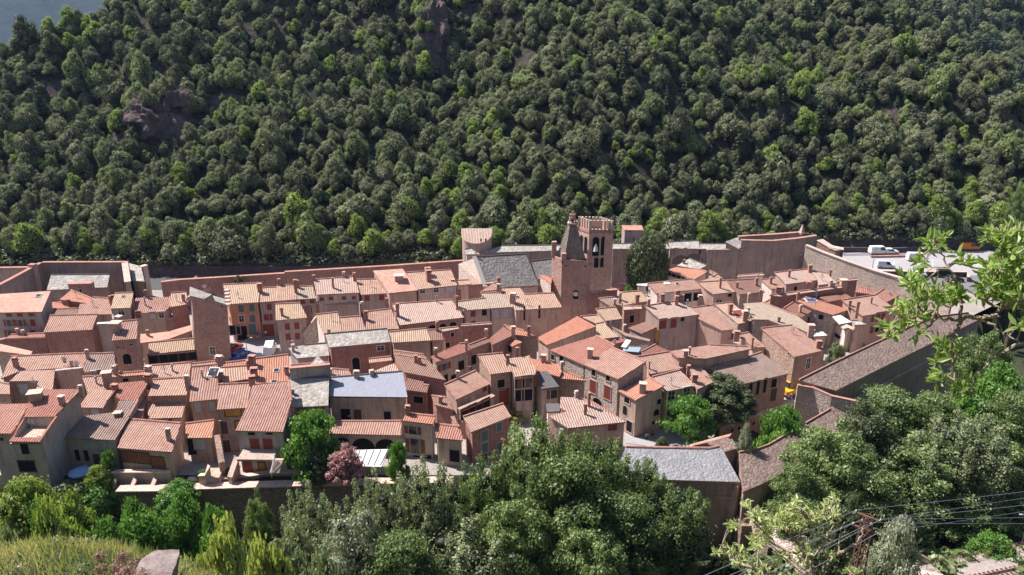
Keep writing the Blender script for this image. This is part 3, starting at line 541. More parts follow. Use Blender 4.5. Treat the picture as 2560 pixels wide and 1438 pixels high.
Hs('G','cream front house with orange-red roof and barred windows',6,15,'365,997 628,1030 645,960 395,935','orange','cream','410,945,b,1.1,.6','452,1080,o,1.2,1.3 472,1215,o,1.4,2.4 490,1310,d,1.2,.6 580,1310,d,1.2,.8')
Hs('G','low beige front house with coarse red tiles and dark doorway',4.6,16,'650,1145 882,1168 855,1050 640,1025','red','beige','','810,1300,d,1.5,2')
Hs('G','narrow red roof slope beside the plant-filled roof terrace',5.6,14,'835,1045 856,1050 805,955 775,965','red','grey',ridge=False)
Hs('G','small roof with yellow-red tiles hidden by the front trees',2.6,15,'1120,1430 1230,1432 1272,1330 1128,1370','salmon','beige')
# ---- view I : right quarter
h=Hs('I','long rubble-walled roof with two brown skylights',7.8,11,'215,817 342,790 160,640 20,656','cream','rubble','145,735,b,1.6,.7 265,790,c,1.6,.9'); skylight(h,'I',195,735,1.2,2.6,MT['redsh']); skylight(h,'I',235,732,1.2,2.6,MT['redsh'])
Hs('I','very long yellow-green roof running down toward the rampart',7.4,9,'788,890 848,866 700,752 412,640 255,650 330,780 460,782 560,822 652,828','green','rubble','295,730,c,.8 545,800,b,.6')
Hs('I','big rose roof on a rubble-walled barn at the right corner of town',7.6,11,'675,1086 937,1028 655,826 405,852','salmon','brown','800,920,f,2.2,.9 868,1010,b,.9,.8','785,1140,w,.9,2 630,1060,s')
Hs('I','dark red roof with stub chimney left of the blue skylight roof',6.8,14,'735,762 838,700 662,640 585,690','deep','brown','718,720,c,1.1','785,790,d,.9,1.8')
h=Hs('I','orange lichen roof with a blue skylight and tall antenna',6.8,12,'985,744 1122,700 940,645 758,597 695,630 850,702','orange','rubble','838,700,a,3 700,610,b,1','890,760,d,.9,1'); skylight(h,'I',808,625,2.4,1.2,m_plain('blue_pool',(.03,.08,.25),.3),name='blue_skylight')
Hs('I','deep red roof below the carpark rampart',7.2,15,'955,636 1142,600 1040,540 935,540 878,602','deep','red','')
Hs('I','ribbed red roof at the foot of the lit rubble rampart',7.4,15,'1165,556 1345,580 1352,548 1205,512','red','red')
h=Hs('I','large salmon roofed house with mauve upper and ochre lower storey',7,16,'1232,752 1512,702 1337,580 1062,622','salmon','pink','1182,740,b,2.3,.5 1300,650,b,.9,.3 1125,665,b,.6','1310,775,r,.8,1.4 1355,760,r,1.1,1.9 1397,748,r,1.1,1.6 1305,862,r,1,1.6 1347,852,d,1,1.5 1397,842,d,1,1.3')
Hs('I','bright rust roof right of the large salmon roof',7.2,15,'1430,637 1537,580 1402,530 1334,578','red','red','1450,575,p,.4')
Hs('I','small rust roof half hidden by leaves',6.6,14,'1515,716 1622,700 1560,655 1480,665','red','red')
Hs('I','pale pink roof under the hanging leafy branch',5.5,14,'1650,815 1825,760 1760,735 1645,762','salmon','beige')
Hs('I','long dark red firewall house topped by four chimneys',8.8,10,'558,592 1075,518 1062,503 472,584','pale','red','540,568,b,1,1 785,525,b,1,.8 965,512,c,1,.6 1070,505,f,1.3,1.2 395,590,c,1 300,612,c,.8','')
Hs('I','lit rubble end of the long firewall house',8.3,5,'475,602 552,610 552,590 472,590','pale','rubble',ridge=False)
Hs('I','high house with white gable and cream-rose roof below the old keep',8.2,15,'605,493 877,456 800,366 512,398','pale','mauve','630,435,b,1.2 797,392,b,1.2,.7','680,530,d,.8,1 780,515,d,.8,1')
Hs('I','pale rose roof adjoining the right of the white gabled row',8,15,'870,500 1022,481 932,402 808,380 862,452','pale','mauve','962,420,b,.8')
Hs('I','small pink roof left of the white gable',7.2,14,'488,531 606,516 522,440 400,455','salmon','white','478,485,b,1')
Hs('I','thin roof on a dark wall under the rubble rampart',7.4,8,'1030,470 1197,456 1192,446 1015,460','pale','red')
Hs('I','little pink lean-to at the corner of the firewall house',6.4,14,'500,713 592,695 470,618 432,640','salmon','red')
Hs('I','striped rose roof beside the long rubble wall',6.6,12,'345,1012 442,1004 300,885 212,905','salmon','rubble','200,925,b,.8,.9 328,1000,b,1.3,.3')
Hs('I','distant pale roofline left of the old keep',7.6,8,'200,432 430,418 415,405 215,420','pale','white','375,440,p,.8')
Hs('I','small red roofs at the foot of the long rampart',7,12,'-30,440 60,432 35,405 -20,380','salmon','pink')
h=Hs('I','pale cubic house with white terrace canopy near the right rampart',4.6,3,'965,782 1098,872 1168,850 1060,800','terrace','white','','1028,918,s,1.8,.7')
Hs('I','white canopy roof over the blue terrace',6.6,8,'1042,818 1142,800 1050,745 985,756','white',None,name='canopy',cat='canopy',group=None)
Hs('I','grey sheet roof beside the white terrace canopy',6,6,'1165,826 1268,820 1190,790 1140,790','lauze','beige','',name='shed',cat='shed',group=None)
Hs('I','white lower canopy with leaning poles beside the garden',3.4,6,'830,918 942,910 905,880 832,884','white','cream',name='shed',cat='shed',group=None)
# ---------------------------------------------------------------- towers, church, ramparts
def roofpoly(pts, mat, parent, o, th=.3, name='roof', a=None):
    pts=[Vector(p) for p in pts]; d=(pts[1]-pts[0]).normalized(); nn=d.cross(pts[2]-pts[1]).normalized(); up=nn.cross(d)
    uv=[((p-pts[0]).dot(d),(p-pts[0]).dot(up)) for p in pts]; m=M(o)
    if nn.z<0: m.poly(pts[::-1],0,uv[::-1])
    else: m.poly(pts,0,uv)
    b=[p-Vector((0,0,th)) for p in pts]
    for i in range(len(pts)): j=(i+1)%len(pts); m.poly([pts[i],b[i],b[j],pts[j]],0)
    m.poly(b[::-1],0)
    return m.obj(name, R[mat], parent)
# square tower with the butterfly slab roof (left)
Y0=129; fr=lambda x,y,Y=Y0: PY(*c('B',x,y),Y)
o=Vector((fr(360,700).x, Y0+3.5, 0)); tw=empty('stone_tower', o, 'tall square red-brown stone tower with grey butterfly slab roof beside the plaza','tower')
Fp=[fr(x,y) for x,y in ((140,575),(292,612),(378,566),(380,622),(566,690))]
bl,br=fr(182,1345),fr(612,1345); m=M(o)
F2=[Fp[0]]+Fp[1:]; back=[Vector((p.x*1.0543,p.y+7,p.z-.9)) for p in Fp]
bot=[Vector((bl.x,bl.y,-1)),Vector((br.x,br.y,-1))]; bb=[Vector((p.x*1.0543,p.y+7,p.z)) for p in bot]
m.poly([bot[0],bot[1],Fp[4],Fp[3],Fp[2],Fp[1],Fp[0]]); m.poly([bb[1],bb[0],back[0],back[1],back[2],back[3],back[4]]); m.poly([bb[0],bot[0],Fp[0],back[0]]); m.poly([bot[1],bb[1],back[4],Fp[4]])
m.obj('wall', W['tower'], tw)
roofpoly([fr(118,570)+Vector((0,-.2,.1)),fr(292,612)+Vector((0,-.2,.1)),fr(378,562)+Vector((0,-.2,.1)),PY(*c('B',375,545),136.5),PY(*c('B',118,464),136.5)],'lauze',tw,o)
roofpoly([fr(380,618)+Vector((0,-.2,.1)),fr(590,692)+Vector((0,-.2,.1)),PY(*c('B',548,608),136.5),PY(*c('B',380,560),136.5)],'lauze',tw,o)
for k in range(6):      # stepped gable stones on both flanks
    m=M(o); a=fr(108-1*k,592+27*k); q_=(Y0+.6+k*.9)/Y0; m.box(((a.x+.4)*q_,Y0+.6+k*.9,a.z-.3),(1.0,.8,.35)); m.obj('step_stone', MT['cap'], tw)
for k in range(5):
    m=M(o); a=fr(572+2*k,600+24*k); q_=(Y0+5-k*1.0)/Y0; m.box((a.x*q_,Y0+5-k*1.0,a.z-.2-(q_-1)*10),(.9,.7,.35)); m.obj('step_stone', MT['cap'], tw)
nS=Vector((0,-1,0))
add_window(tw,o,fr(392,1232),nS,'0,0,w,1.0,1.5'.split(','))
for x,y in ((222,820),(240,862),(362,848),(312,915),(432,900),(278,1000),(435,1190),(284,1190),(578,1030)): add_window(tw,o,fr(x,y),nS,'0,0,s,.12,.4'.split(','))
add_window(tw,o,fr(503,698),nS,'0,0,s,.35,.3'.split(','))

# clock tower with slab spire
def Dp(x,y,Y): return PY(*c('D',x,y),Y)
Y1=146.5
A_=Dp(265,650,Y1); B_=Dp(598,640,Y1); A_.z=B_.z=0; e=(B_-A_); wdt=e.length; 
ang=math.radians(-9); ex=Vector((math.cos(ang),math.sin(ang),0)); ey=Vector((-ex.y,ex.x,0)); wdt=6.0; dep=7.2
A_=Vector((A_.x,Y1+.9,0)); q0=[A_,A_+ex*wdt,A_+ex*wdt+ey*dep,A_+ey*dep]
# left face must read wide: push the rear-left corner to the left
q0[3]=Vector((PY(*c('D',140,640),Y1+4.3).x,Y1+4.3,0)); q0[2]=q0[1]+(q0[3]-q0[0])
z1=13.5; o=sum(q0,Vector())/4; ct=empty('clock_tower', o, 'pink stone clock tower with steep grey slab spire and small white clock','tower')
m=M(o); m.prism([Vector((p.x,p.y,z1)) for p in q0],[Vector((p.x,p.y,-1)) for p in q0]); m.obj('wall', W['tower'], ct)
# parapet strips with raised corners
for i in range(4):
    a,b=q0[i],q0[(i+1)%4]; m=M(o); ins=(o-(a+b)/2).normalized()*.35
    m.prism([Vector((p.x,p.y,z1+.9)) for p in (a,b,b+ins,a+ins)],[Vector((p.x,p.y,z1)) for p in (a,b,b+ins,a+ins)]); m.obj('parapet', W['tower'], ct)
for i,h in ((0,1.6),(1,2.4),(3,3.2),(2,1.6)):
    m=M(o); p=q0[i]+(o-q0[i]).normalized()*.5; m.box((p.x,p.y,z1+.6),(.95,.95,h)); m.obj('corner_pinnacle', W['tower'], ct)
# spire
zs=21.7; oo=o+Vector((.0,.1,0)); s0=[oo+(p-o)*.78 for p in q0]; s1=[oo+(p-o)*.21 for p in q0]; 
m=M(o)
for i in range(4):
    j=(i+1)%4; a,b,c2,d2=[Vector((p.x,p.y,z)) for p,z in ((s0[i],z1+.15),(s0[j],z1+.15),(s1[j],zs),(s1[i],zs))]
    L=(b-a).length; hh=(c2-b).length; m.poly([a,b,c2,d2],0,[(0,0),(L,0),(L*.8,hh),(L*.2,hh)])
m.poly([Vector((p.x,p.y,zs)) for p in s1]); m.obj('spire', m_slab('spire_slabs',(.20,.155,.14),(.30,.25,.225),3,(.14,.11,.10)), ct)
m=M(o); m.box((o.x,o.y,zs),(1.9,1.9,.22),ang); m.obj('spire_cornice', MT['cap'], ct)
m=M(o)
for sx,sy in ((-1,-1),(1,-1),(1,1),(-1,1)): m.bar(o+Vector((sx*.62,sy*.62,zs+.3)),o+Vector((sx*.4,sy*.4,zs+1.7)),.2)
m.box((o.x,o.y,zs+1.0),(1.25,1.25,.16),ang); m.box((o.x,o.y,zs+1.7),(1.1,1.1,.18),ang); m.box((o.x,o.y,zs+1.88),(.8,.8,.7),ang,0,.3); bt=m.obj('bell_cage', W['tower'], ct)
m=M(o); m.tube([(o.x,o.y,zs+.35),(o.x,o.y,zs+.75),(o.x,o.y,zs+.95)],[.36,.26,.1],10); m.obj('bell', MT['bronze'], bt)
fn=Vector((ex.y,-ex.x,0)); hit=Vector(Dp(430,1035,Y1+.6)); k=(hit-q0[0]).dot(ex); hp=q0[0]+ex*k; hp.z=hit.z
add_window(ct,o,hp,fn,'0,0,a,1.15,2.0'.split(','))
m=M(o); cc=hp+fn*.12+Vector((0,0,.15)); m.poly([cc+ex*.5*math.cos(t*math.pi/8)+Vector((0,0,.5*math.sin(t*math.pi/8))) for t in range(16)]); cf=m.obj('clock_face', MT['whitep'], ct)
m=M(o); m.bar(cc+fn*.02,cc+fn*.02+Vector((0,0,.38)),.07); m.bar(cc+fn*.02,cc+fn*.02+ex*.24+Vector((0,0,-.1)),.07); m.obj('clock_hands', MT['rubber'], cf)
for x,y in ((318,695),(545,690)):
    h=Dp(x,y,Y1+.6); k=(h-q0[0]).dot(ex); hp=q0[0]+ex*k; hp.z=h.z; add_window(ct,o,hp,fn,'0,0,s,.3,.4'.split(','))

# campanile with merlons
Y2=159.0; a=Dp(590,300,Y2); b=Dp(876,300,Y2); ex=Vector((1,.0,0)); w=(b-a).length
q0=[Vector((a.x,Y2,0)),Vector((b.x,Y2-.3,0)),0,Vector((PY(*c('D',448,300),Y2+3.6).x,Y2+3.6,0))]
q0[2]=q0[1]+(q0[3]-q0[0])
o=sum(q0,Vector())/4; zt=a.z-.1; cp=empty('bell_tower', o, 'rectangular pink church bell tower crowned with tall slender merlons','tower')
m=M(o); m.prism([Vector((p.x,p.y,zt)) for p in q0],[Vector((p.x,p.y,-1)) for p in q0]); m.obj('wall', W['church'] if False else m_wall('campanile_stone',(.62,.40,.32),(.54,.33,.26),'patchy'), cp)
m=M(o); big=[o+(p-o)*1.045 for p in q0]; m.prism([Vector((p.x,p.y,zt+.45)) for p in big],[Vector((p.x,p.y,zt)) for p in big]); m.obj('string_course', W['tower'], cp)
for i in range(4):
    a,b=q0[i],q0[(i+1)%4]; a=o+(a-o)*1.02; b=o+(b-o)*1.02; d=(b-a).normalized(); L=(b-a).length; ins=Vector((-d.y,d.x,0))*.6
    m=M(o); m.prism([Vector((p.x,p.y,zt+.75)) for p in (a,b,b+ins,a+ins)],[Vector((p.x,p.y,zt+.45)) for p in (a,b,b+ins,a+ins)]); m.obj('parapet', W['tower'], cp)
    nn=7 if i in (0,2) else 5
    for k in range(nn):
        p=a+d*(.35+(L-.7)*k/(nn-1))+ins*.5; m=M(o); m.box((p.x,p.y,zt+.75),(.36,.44,2.0),math.atan2(d.y,d.x)); q=M(o)
        q.box((p.x,p.y,zt+2.75),(.42,.46,.12),math.atan2(d.y,d.x)); mo=m.obj('merlon', MT['cap'], cp); q.obj('merlon_cap', MT['cap'], mo)
m=M(o); m.poly([Vector((p.x,p.y,zt+.5)) for p in q0]); 
for x,y,w_,h_ in ((668,462,1.45,4.3),(770,455,1.45,4.3),(674,655,.95,2.3),(748,652,.95,2.2)):
    h=Dp(x,y,Y2-.15); add_window(cp,o,h,Vector((0,-1,0)),f'0,0,a,{w_},{h_}'.split(','))
hit=Dp(668,470,Y2-.35); m=M(o); m.tube([hit+Vector((0,-.02,-.9)),hit+Vector((0,-.02,0)),hit+Vector((0,-.02,.7))],[.55,.4,.15],10); m.obj('bell', MT['whitep'], cp)
ln=(q0[3]-q0[0]).normalized(); nl=Vector((-ln.y,ln.x,0)); nl = nl if nl.x<0 else -nl
for f,zz,hh in ((.25,-2.9,3.8),(.62,-2.9,3.8)):
    p=q0[0]+(q0[3]-q0[0])*f; p.z=zt+zz; add_window(cp,o,p,nl,f'0,0,a,1.1,{hh}'.split(','))

# church nave
h=house('C','large grey slab-roofed church nave with light gable and pointed window',7.3,36,'1530,872 2142,828 1986,455 1392,490','dlauze',None,'',ov=.2,cat='church',name='church',group=None,thick=.4)
root,on,o=h
g0=on(*c('C',1392,490)); g1=on(*c('C',1525,860)); dn=on(*c('C',1986,455)); ee=on(*c('C',2142,828))
lf=P(*c('C',1300,575),11.0)
m=M(o); apex=g0-Vector((0,0,.1)); back=Vector((g0.x-4.2,g0.y+5.0,g1.z+1.5))
gl=[Vector((g1.x+.1,g1.y+.1,-1)),g1-Vector((0,0,.1)),apex,back,Vector((back.x,back.y,-1))]
m.poly(gl); m.poly([Vector((ee.x-.3,ee.y+.2,-1)),ee-Vector((.3,-.2,.5)),g1-Vector((-.1,-.2,.3)),Vector((g1.x+.1,g1.y+.2,-1))]); 
m.poly([ee-Vector((.3,-.2,.5)),Vector((ee.x-.3,ee.y,-1)),Vector((dn.x-.3,dn.y,-1)),dn-Vector((.3,0,.4))])
m.obj('wall', W['church'], root)
roofpoly([apex+Vector((0,0,.1)),dn,dn+(back-apex),back],'dlauze',root,o,.3,'rear_roof')
m=M(o); m.bar(g1+Vector((-.35,0,.15)),apex+Vector((-.35,0,.2)),.9,.25); m.obj('gable_coping', R['lauze'], root)
gn=(g1-apex); gn.z=0; gn.normalize(); n2=Vector((gn.y,-gn.x,0)); n2=n2 if n2.x<0 else -n2
pw=apex+(g1-apex)*.55; pl=apex+(back-apex)*.15; pw=Vector(((apex.x*.55+g1.x*.45),(apex.y*.55+g1.y*.45),6.8)); add_window(root,o,pw+n2*.02,n2,'0,0,a,1.1,6'.split(','))
m=M(o); m.bar(apex,apex+Vector((0,0,1.6)),.14); m.bar(apex+Vector((-.4,0,1.1)),apex+Vector((.4,0,1.1)),.12); m.obj('stone_cross', MT['cap'], root)
house('C','lower grey slab-roofed choir between the nave and the clock tower',8,30,'2118,760 2312,742 2312,512 2048,545','dlauze','church','',cat='church',name='church',group=None)
house('C','rough light stone apse block with a slip of orange roof by the clock tower',9,12,'2150,712 2292,812 2300,742 2205,706','orange','church','',cat='chapel',name='chapel',group=None,ridge=False)
house('C','little grey roof turret left of the church gable ridge',11.5,20,'1268,462 1438,458 1320,388 1258,402','lauze','church','',cat='turret',name='turret',group=None,base=0)
# round tower (half-round with lean-to roof)
Yr=172.0; cx=PY(*c('C',1400,300),Yr).x; r=3.45; o=Vector((cx,Yr,0)); rt=empty('round_tower',o,'half-round pink rampart tower with sloping tiled roof behind the church','tower')
zr=lambda y: 11.6+(y-(Yr-r))*.42
ring=[(cx+r*math.cos(t),Yr+r*math.sin(t)) for t in [math.pi+ k*math.pi/16 for k in range(17)]]
m=M(o); top=[Vector((x,y,zr(y)-.15)) for x,y in ring]+[Vector((cx+r,Yr+1.5,zr(Yr+1.5)-.15)),Vector((cx-r,Yr+1.5,zr(Yr+1.5)-.15))]
m.prism(top,[Vector((p.x,p.y,-1)) for p in top],0,caps=False); m.obj('wall',m_wall('round_tower_render',(.52,.36,.31),(.42,.27,.23)),rt)
rp=[Vector((cx+(p.x-cx)*1.05,Yr+(p.y-Yr)*1.05,0)) for p in top]; rp=[Vector((p.x,p.y,zr(p.y))) for p in rp]
m=M(o); m.poly(rp,0,[(p.x,p.y) for p in rp]); b=[p-Vector((0,0,.25)) for p in rp]
for i in range(len(rp)): j=(i+1)%len(rp); m.poly([rp[i],b[i],b[j],rp[j]],0)
m.obj('roof',R['pale'],rt)
for x,y in ((1450,290),(1508,290)): 
    p=PY(*c('C',x,y),Yr-r+.2); add_window(rt,o,Vector((p.x,p.y,p.z)),Vector((.2,-1,0)),'0,0,s,.2,.5'.split(','))
# small square turret
Yt=175; a=Dp(1015,300,Yt); b=Dp(1232,300,Yt); o=Vector((a.x,Yt,0)); st=empty('square_turret',o,'small plain square turret rising over the rampart left of the big round tree','turret')
zt=Dp(1015,272,Yt).z; q0=[Vector((a.x,Yt,0)),Vector((b.x,Yt-.2,0)),Vector((b.x+.2,Yt+4,0)),Vector((PY(*c('D',980,280),Yt+4).x,Yt+4,0))]
m=M(o); m.prism([Vector((p.x,p.y,zt)) for p in q0],[Vector((p.x,p.y,0)) for p in q0]); m.obj('wall',m_wall('turret_render',(.38,.31,.31),(.32,.25,.25)),st)
m=M(o); big=[p+(p-sum(q0,Vector())/4)*.06 for p in q0]; m.prism([Vector((p.x,p.y,zt+.2)) for p in big],[Vector((p.x,p.y,zt)) for p in big]); m.obj('coping',MT['rcap'],st)
for x,y,s in ((1075,285,'s,.5,.3'),(1170,280,'s,.5,.3'),(1120,370,'s,.25,.8')): add_window(st,o,Dp(x,y,Yt-.1),Vector((0,-1,0)),('0,0,'+s).split(','))

# ramparts
rg='ramparts ringing the walled town'
wall('B','long dark red rear rampart with thin red coping behind the plaza houses','-230,410,7 0,382,7 620,345,7 1250,304,7 1256,288,7.3 2493,216,7 3390,152,7.4',.7,-1,'ramprd','rcap',cat='rampart',name='rampart',group=rg,
 win='520,455,s,.2,.5 390,460,s,.2,.5 1045,415,s,.2,.5 995,420,s,.2,.5 1245,395,s,.2,.4 1292,392,s,.2,.4 1350,388,s,.2,.4 1405,385,s,.2,.4 1458,382,s,.2,.4 2170,345,s,.3,.4',capw=.15)
wall('A','raised red block of wall standing before the slab-roofed bastion shed','812,432,8 1095,424,8',1.2,-1,'ramprd','rcap','rampart','rampart',rg,win='965,510,s,.4,.8')
wall('A','plain brown bastion wall with straight red top at the far left','500,172,9 1525,170,9',.6,-1,'ramp','rcap','rampart','rampart',rg)
wall('A','sloping left flank of the plain brown bastion wall','-60,470,9 100,390,9 500,174,9',.6,-1,'ramp','rcap','rampart','rampart',rg)
wall('A','far outer bastion wall at the extreme left edge','-100,240,8 370,232,8',.6,-1,'ramp','rcap','rampart','rampart',rg)
wall('A','lit stone cross wall closing the plain brown bastion on the right','1525,172,9 1560,400,7.2',1.0,-1,'ramp','cap','rampart','rampart',rg)
house('A','light grey slab-roofed shed inside the plain brown bastion',5.5,20,'560,505 1285,470 1315,318 612,322','lauze','ramp',cat='shed',name='shed',group=None)
house('A','grey slab roof sloping beyond the bastion corner',6,14,'1590,392 1732,402 1690,218 1530,180','lauze','ramp',cat='shed',name='shed',group=None,ridge=False)
wall('A','grey stub of building inside the far left bastion','-60,345,5.5 95,345,5.5',3,-1,'grey','rcap','shed','shed')
wall('A','small domed sentry box on the bastion corner','1670,215,7.5 1712,225,7.5',1.2,0,'cream','cap','sentry box','sentry_box')
wall('A','short rounded red stone stub on the left bastion wall','395,205,9.6 440,185,9.6',1.2,0,'pink','rcap','sentry box','sentry_box')
for lab,ln in (('covered rampart walk with grey slab roof right of the half-round tower','1440,442 2410,412 2418,350 1700,358'),):
    house('C',lab,9.3,16,ln,'lauze','ramp',cat='rampart',name='rampart_walk',group=rg,base=-1)
house('D','covered rampart walk between the bell tower and the big round tree',9.3,16,'860,490 1560,490 1520,428 860,428','lauze','ramp',cat='rampart',name='rampart_walk',group=rg)
house('D','covered rampart walk with two shaded arches right of the big round tree',9.3,15,'1560,484 1918,490 1900,393 1540,412','lauze','ramp','','1690,620,N,4.2,2.4 1850,605,N,4.2,2.6 1630,488,s,.6,.25 1740,490,s,.6,.25',cat='rampart',name='rampart_walk',group=rg)
house('D','long covered rampart walk with drip stains left of the old keep',9.3,15,'1918,490 2480,497 2330,433 1920,430','lauze','ramp','','2085,498,s,.6,.25 2210,500,s,.6,.25 2320,500,s,.6,.25',cat='rampart',name='rampart_walk',group=rg)
house('D','crooked slab roof where the rampart bends to the old keep',9.8,22,'2380,490 2442,455 2382,345 2220,405','lauze','ramp','',cat='rampart',name='rampart_walk',group=rg,ridge=False)
wall('I','plain tall inner bastion wall below the carpark corner','240,132,11.5 500,138,11.5 700,118,11.7 858,95,12',.6,-1,'ramp','rcap','rampart','rampart',rg)
wall('I','outer rear parapet of the inner bastion','222,102,11.5 500,86,11.6 742,66,12',.6,-1,'ramp','rcap','rampart','rampart',rg)
wall('I','lower stepped rampart face under the inner bastion','-40,208,9.3 272,206,9.3',1,-1,'ramp','cap','rampart','rampart',rg)
wall('I','stepped lower rampart block with level top below the inner bastion','272,256,7.6 458,256,7.6',1,-1,'ramp','cap','rampart','rampart',rg)
wall('I','diagonal red-brown rampart stair wall below the lit rubble wall','458,318,5.2 575,318,5.2 640,285,6.4 750,240,8',1,-1,'ramprd','cap','rampart','rampart',rg)
wall('I','long lit rubble rampart curving down beside the car park','764,172,10.6 900,228,9.8 1080,295,9 1330,382,8 1540,442,7.5 1760,520,6.8 1960,600,6.2',.8,-1,'rubble','cap','rampart','rampart',rg)
wall('I','short stone arm with pale top between bastion and carpark','860,132,9.5 960,190,8.7 1075,212,8.4',1.8,-1,'rubbled','cap','rampart','rampart',rg)
wall('I','square stone end pier facing the carpark','950,192,8.6 1012,214,8.4 1075,212,8.2',1.8,-1,'ramp','cap','rampart','rampart',rg)
m=M(); p=P(*c('I',735,66),12); m.o=p; m.box((p.x,p.y,p.z-.4),(1.6,1.6,.4),.3); m.box((p.x,p.y,p.z),(1.1,1.1,1.9),.3,0,.05); tag(m.obj('stone_pyramid',MT['chim']),'tiny pointed stone turret cap on the inner bastion corner','turret')
# covered rampart on the right : long brown slab roof falling outward, dark outer wall
hh=house('I','very long straight covered rampart with brown slab roof running up to the right',6.6,17,'1012,1362 2200,772 2092,728 1835,758 1640,830 1452,920 1300,990 1000,1132 712,1277','blauze','ramp','',cat='rampart',name='rampart_walk',group=rg,base=-7,ridge=False,thick=.5,ov=.5)
root,on,o=hh; m=M(o); L=[on(*c('I',*k)) for k in ((712,1277),(1000,1132),(1300,990),(1452,920),(1640,830),(1835,758),(2092,728))]; m.tube([p+Vector((0,0,.08)) for p in L],[.17]*7,6); m.obj('red_ridge_coping', MT['rcap'], root)
m=M(o); a=on(*c('I',1012,1362)); b=on(*c('I',2200,772)); a=a+Vector((.5,.6,0)); b=b+Vector((.3,.8,0)); m.bar((a.x-.5,a.y-1.0,a.z-3.2),(b.x-.5,b.y-1.0,b.z-3.2),.35,.3); m.obj('ledge_course', MT['chim'], root)
wall('J','bastion corner wall of light rubble with red coping by the yellow digger','645,10,7.2 760,30,7 900,92,6.6 1135,142,6.3',.5,-4,'rubble','rcap','rampart','rampart',rg,away=1,capw=.05)
house('J','brown slab roof of the bastion corner dropping into the riverside trees',3.8,20,'1040,215 1140,140 880,100 640,235' if False else '960,330 1150,195 1118,130 905,92 893,188','blauze','ramp','',cat='rampart',name='rampart_walk',group=rg,base=-7,ridge=False)
hh=house('J','lower covered rampart with red ridge line descending to the slate bastion',3.0,18,'232,812 385,748 800,520 980,330 893,188 700,300 422,462 340,492 203,517','blauze','ramp','',cat='rampart',name='rampart_walk',group=rg,base=-7,ridge=False,thick=.4)
root,on,o=hh; m=M(o); L=[on(*c('J',*k)) for k in ((203,517),(340,492),(422,462),(700,300),(893,188))]; m.tube([p+Vector((0,0,.08)) for p in L],[.16]*5,6); m.obj('red_ridge_coping', MT['rcap'], root)
hh=house('K','broad grey slate bastion roof at the foot of town with red ridge line',3.0,20,'480,1062 1622,1097 1552,972 1470,822 1430,778 1345,795 590,782','bslate','ramp','',cat='rampart',name='bastion',group=rg,base=-8,ridge=False,thick=.4,win='',ov=.5)
root,on,o=hh; m=M(o); L=[on(*c('K',*k)) for k in ((590,782),(900,790),(1345,796),(1432,778))]; m.tube([p+Vector((0,0,.08)) for p in L],[.16]*4,6); m.obj('red_ridge_coping', MT['rcap'], root)
a=on(*c('K',480,1062)); b=on(*c('K',1622,1097)); m=M(o); m.bar((a.x,a.y+.3,a.z-2.6),(b.x-.3,b.y+.3,b.z-2.6),.6,.35); m.obj('ledge_course', W['ramp'], root)
m=M(o); m.bar((b.x-.5,b.y+.3,-8),(b.x-.4,b.y+.4,b.z-.6),.9); m.obj('corner_quoin', MT['chim'], root)
house('K','small grey guardhouse roof sitting on the bastion ridge',4.6,10,'1472,828 1602,790 1527,682 1190,772 1320,742','blauze','ramp','','1553,832,s,.2,.7',cat='guardhouse',name='guardhouse',group=None,ridge=False,base=1)
wall('K','thin tiled inner wall leading to the guardhouse','1180,790,2.6 1330,742,3.2 1525,684,5.3',.7,-2,'ramp','rcap')
wall('K','retaining wall with small square openings and pale top below the street','1440,600,.4 1750,492,.4 2125,385,.4',.6,-5,'brown','cap',win=' '.join(f'{x},{y},s,.6,.75' for x,y in ((1545,632),(1608,612),(1672,594),(1740,568),(1803,545),(1868,520),(1932,498),(1990,478),(2050,458))),capw=.7)
# front garden walls
wall('F','long garden wall with rough pale coping below the rose-tiled house','70,1358,.0 400,1345,.05 640,1325,.2 900,1285,.6 1290,1286,.6',.6,-5,'brown','cap',win='405,1405,R,1,.6 755,1392,R,1,.6')
wall('L','long lower riverside rampart with white cap line at the foot of the gardens','745,322,-.1 980,320,-.1 1290,307,-.1 1750,292,.1 2180,280,.3 2560,270,.4 2900,264,.4',.9,-9,'rubbled','cap','rampart','rampart',rg,capw=.6)
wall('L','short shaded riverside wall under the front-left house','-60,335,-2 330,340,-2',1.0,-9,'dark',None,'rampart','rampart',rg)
wall('L','pale garden balustrade wall under the rust-shuttered house','672,212,1.2 706,206,1.3 1090,203,1.3',.5,-3,'grey','cap')
for i,(x,y) in enumerate(((470,292),(600,268),(735,255),(862,255),(990,255))):
    ad=['leftmost','second','middle','fourth','rightmost'][i]
    wall('L',f'{ad} of the five short buttresses with light caps below the terrace',f'{x-14},{y+52},-.4 {x+8},{y-2},.6',.5,-5,'grey','cap','buttress','buttress',group='buttresses under the garden terrace')
wall('L','pale stone ramp wall sloping down in the front yard','1480,240,1.1 1525,110,3.0',.5,-2,'beige','cap')
wall('L','leaning white stone stair parapet in the dark front yard','1268,228,1.3 1310,226,1.5 1342,165,2.6',.4,-2,'beige','cap')
wall('L','low sloping cement slab wall beside the leaning parapet','1310,240,1.0 1400,235,1.0',2.5,-1,'beige',None)
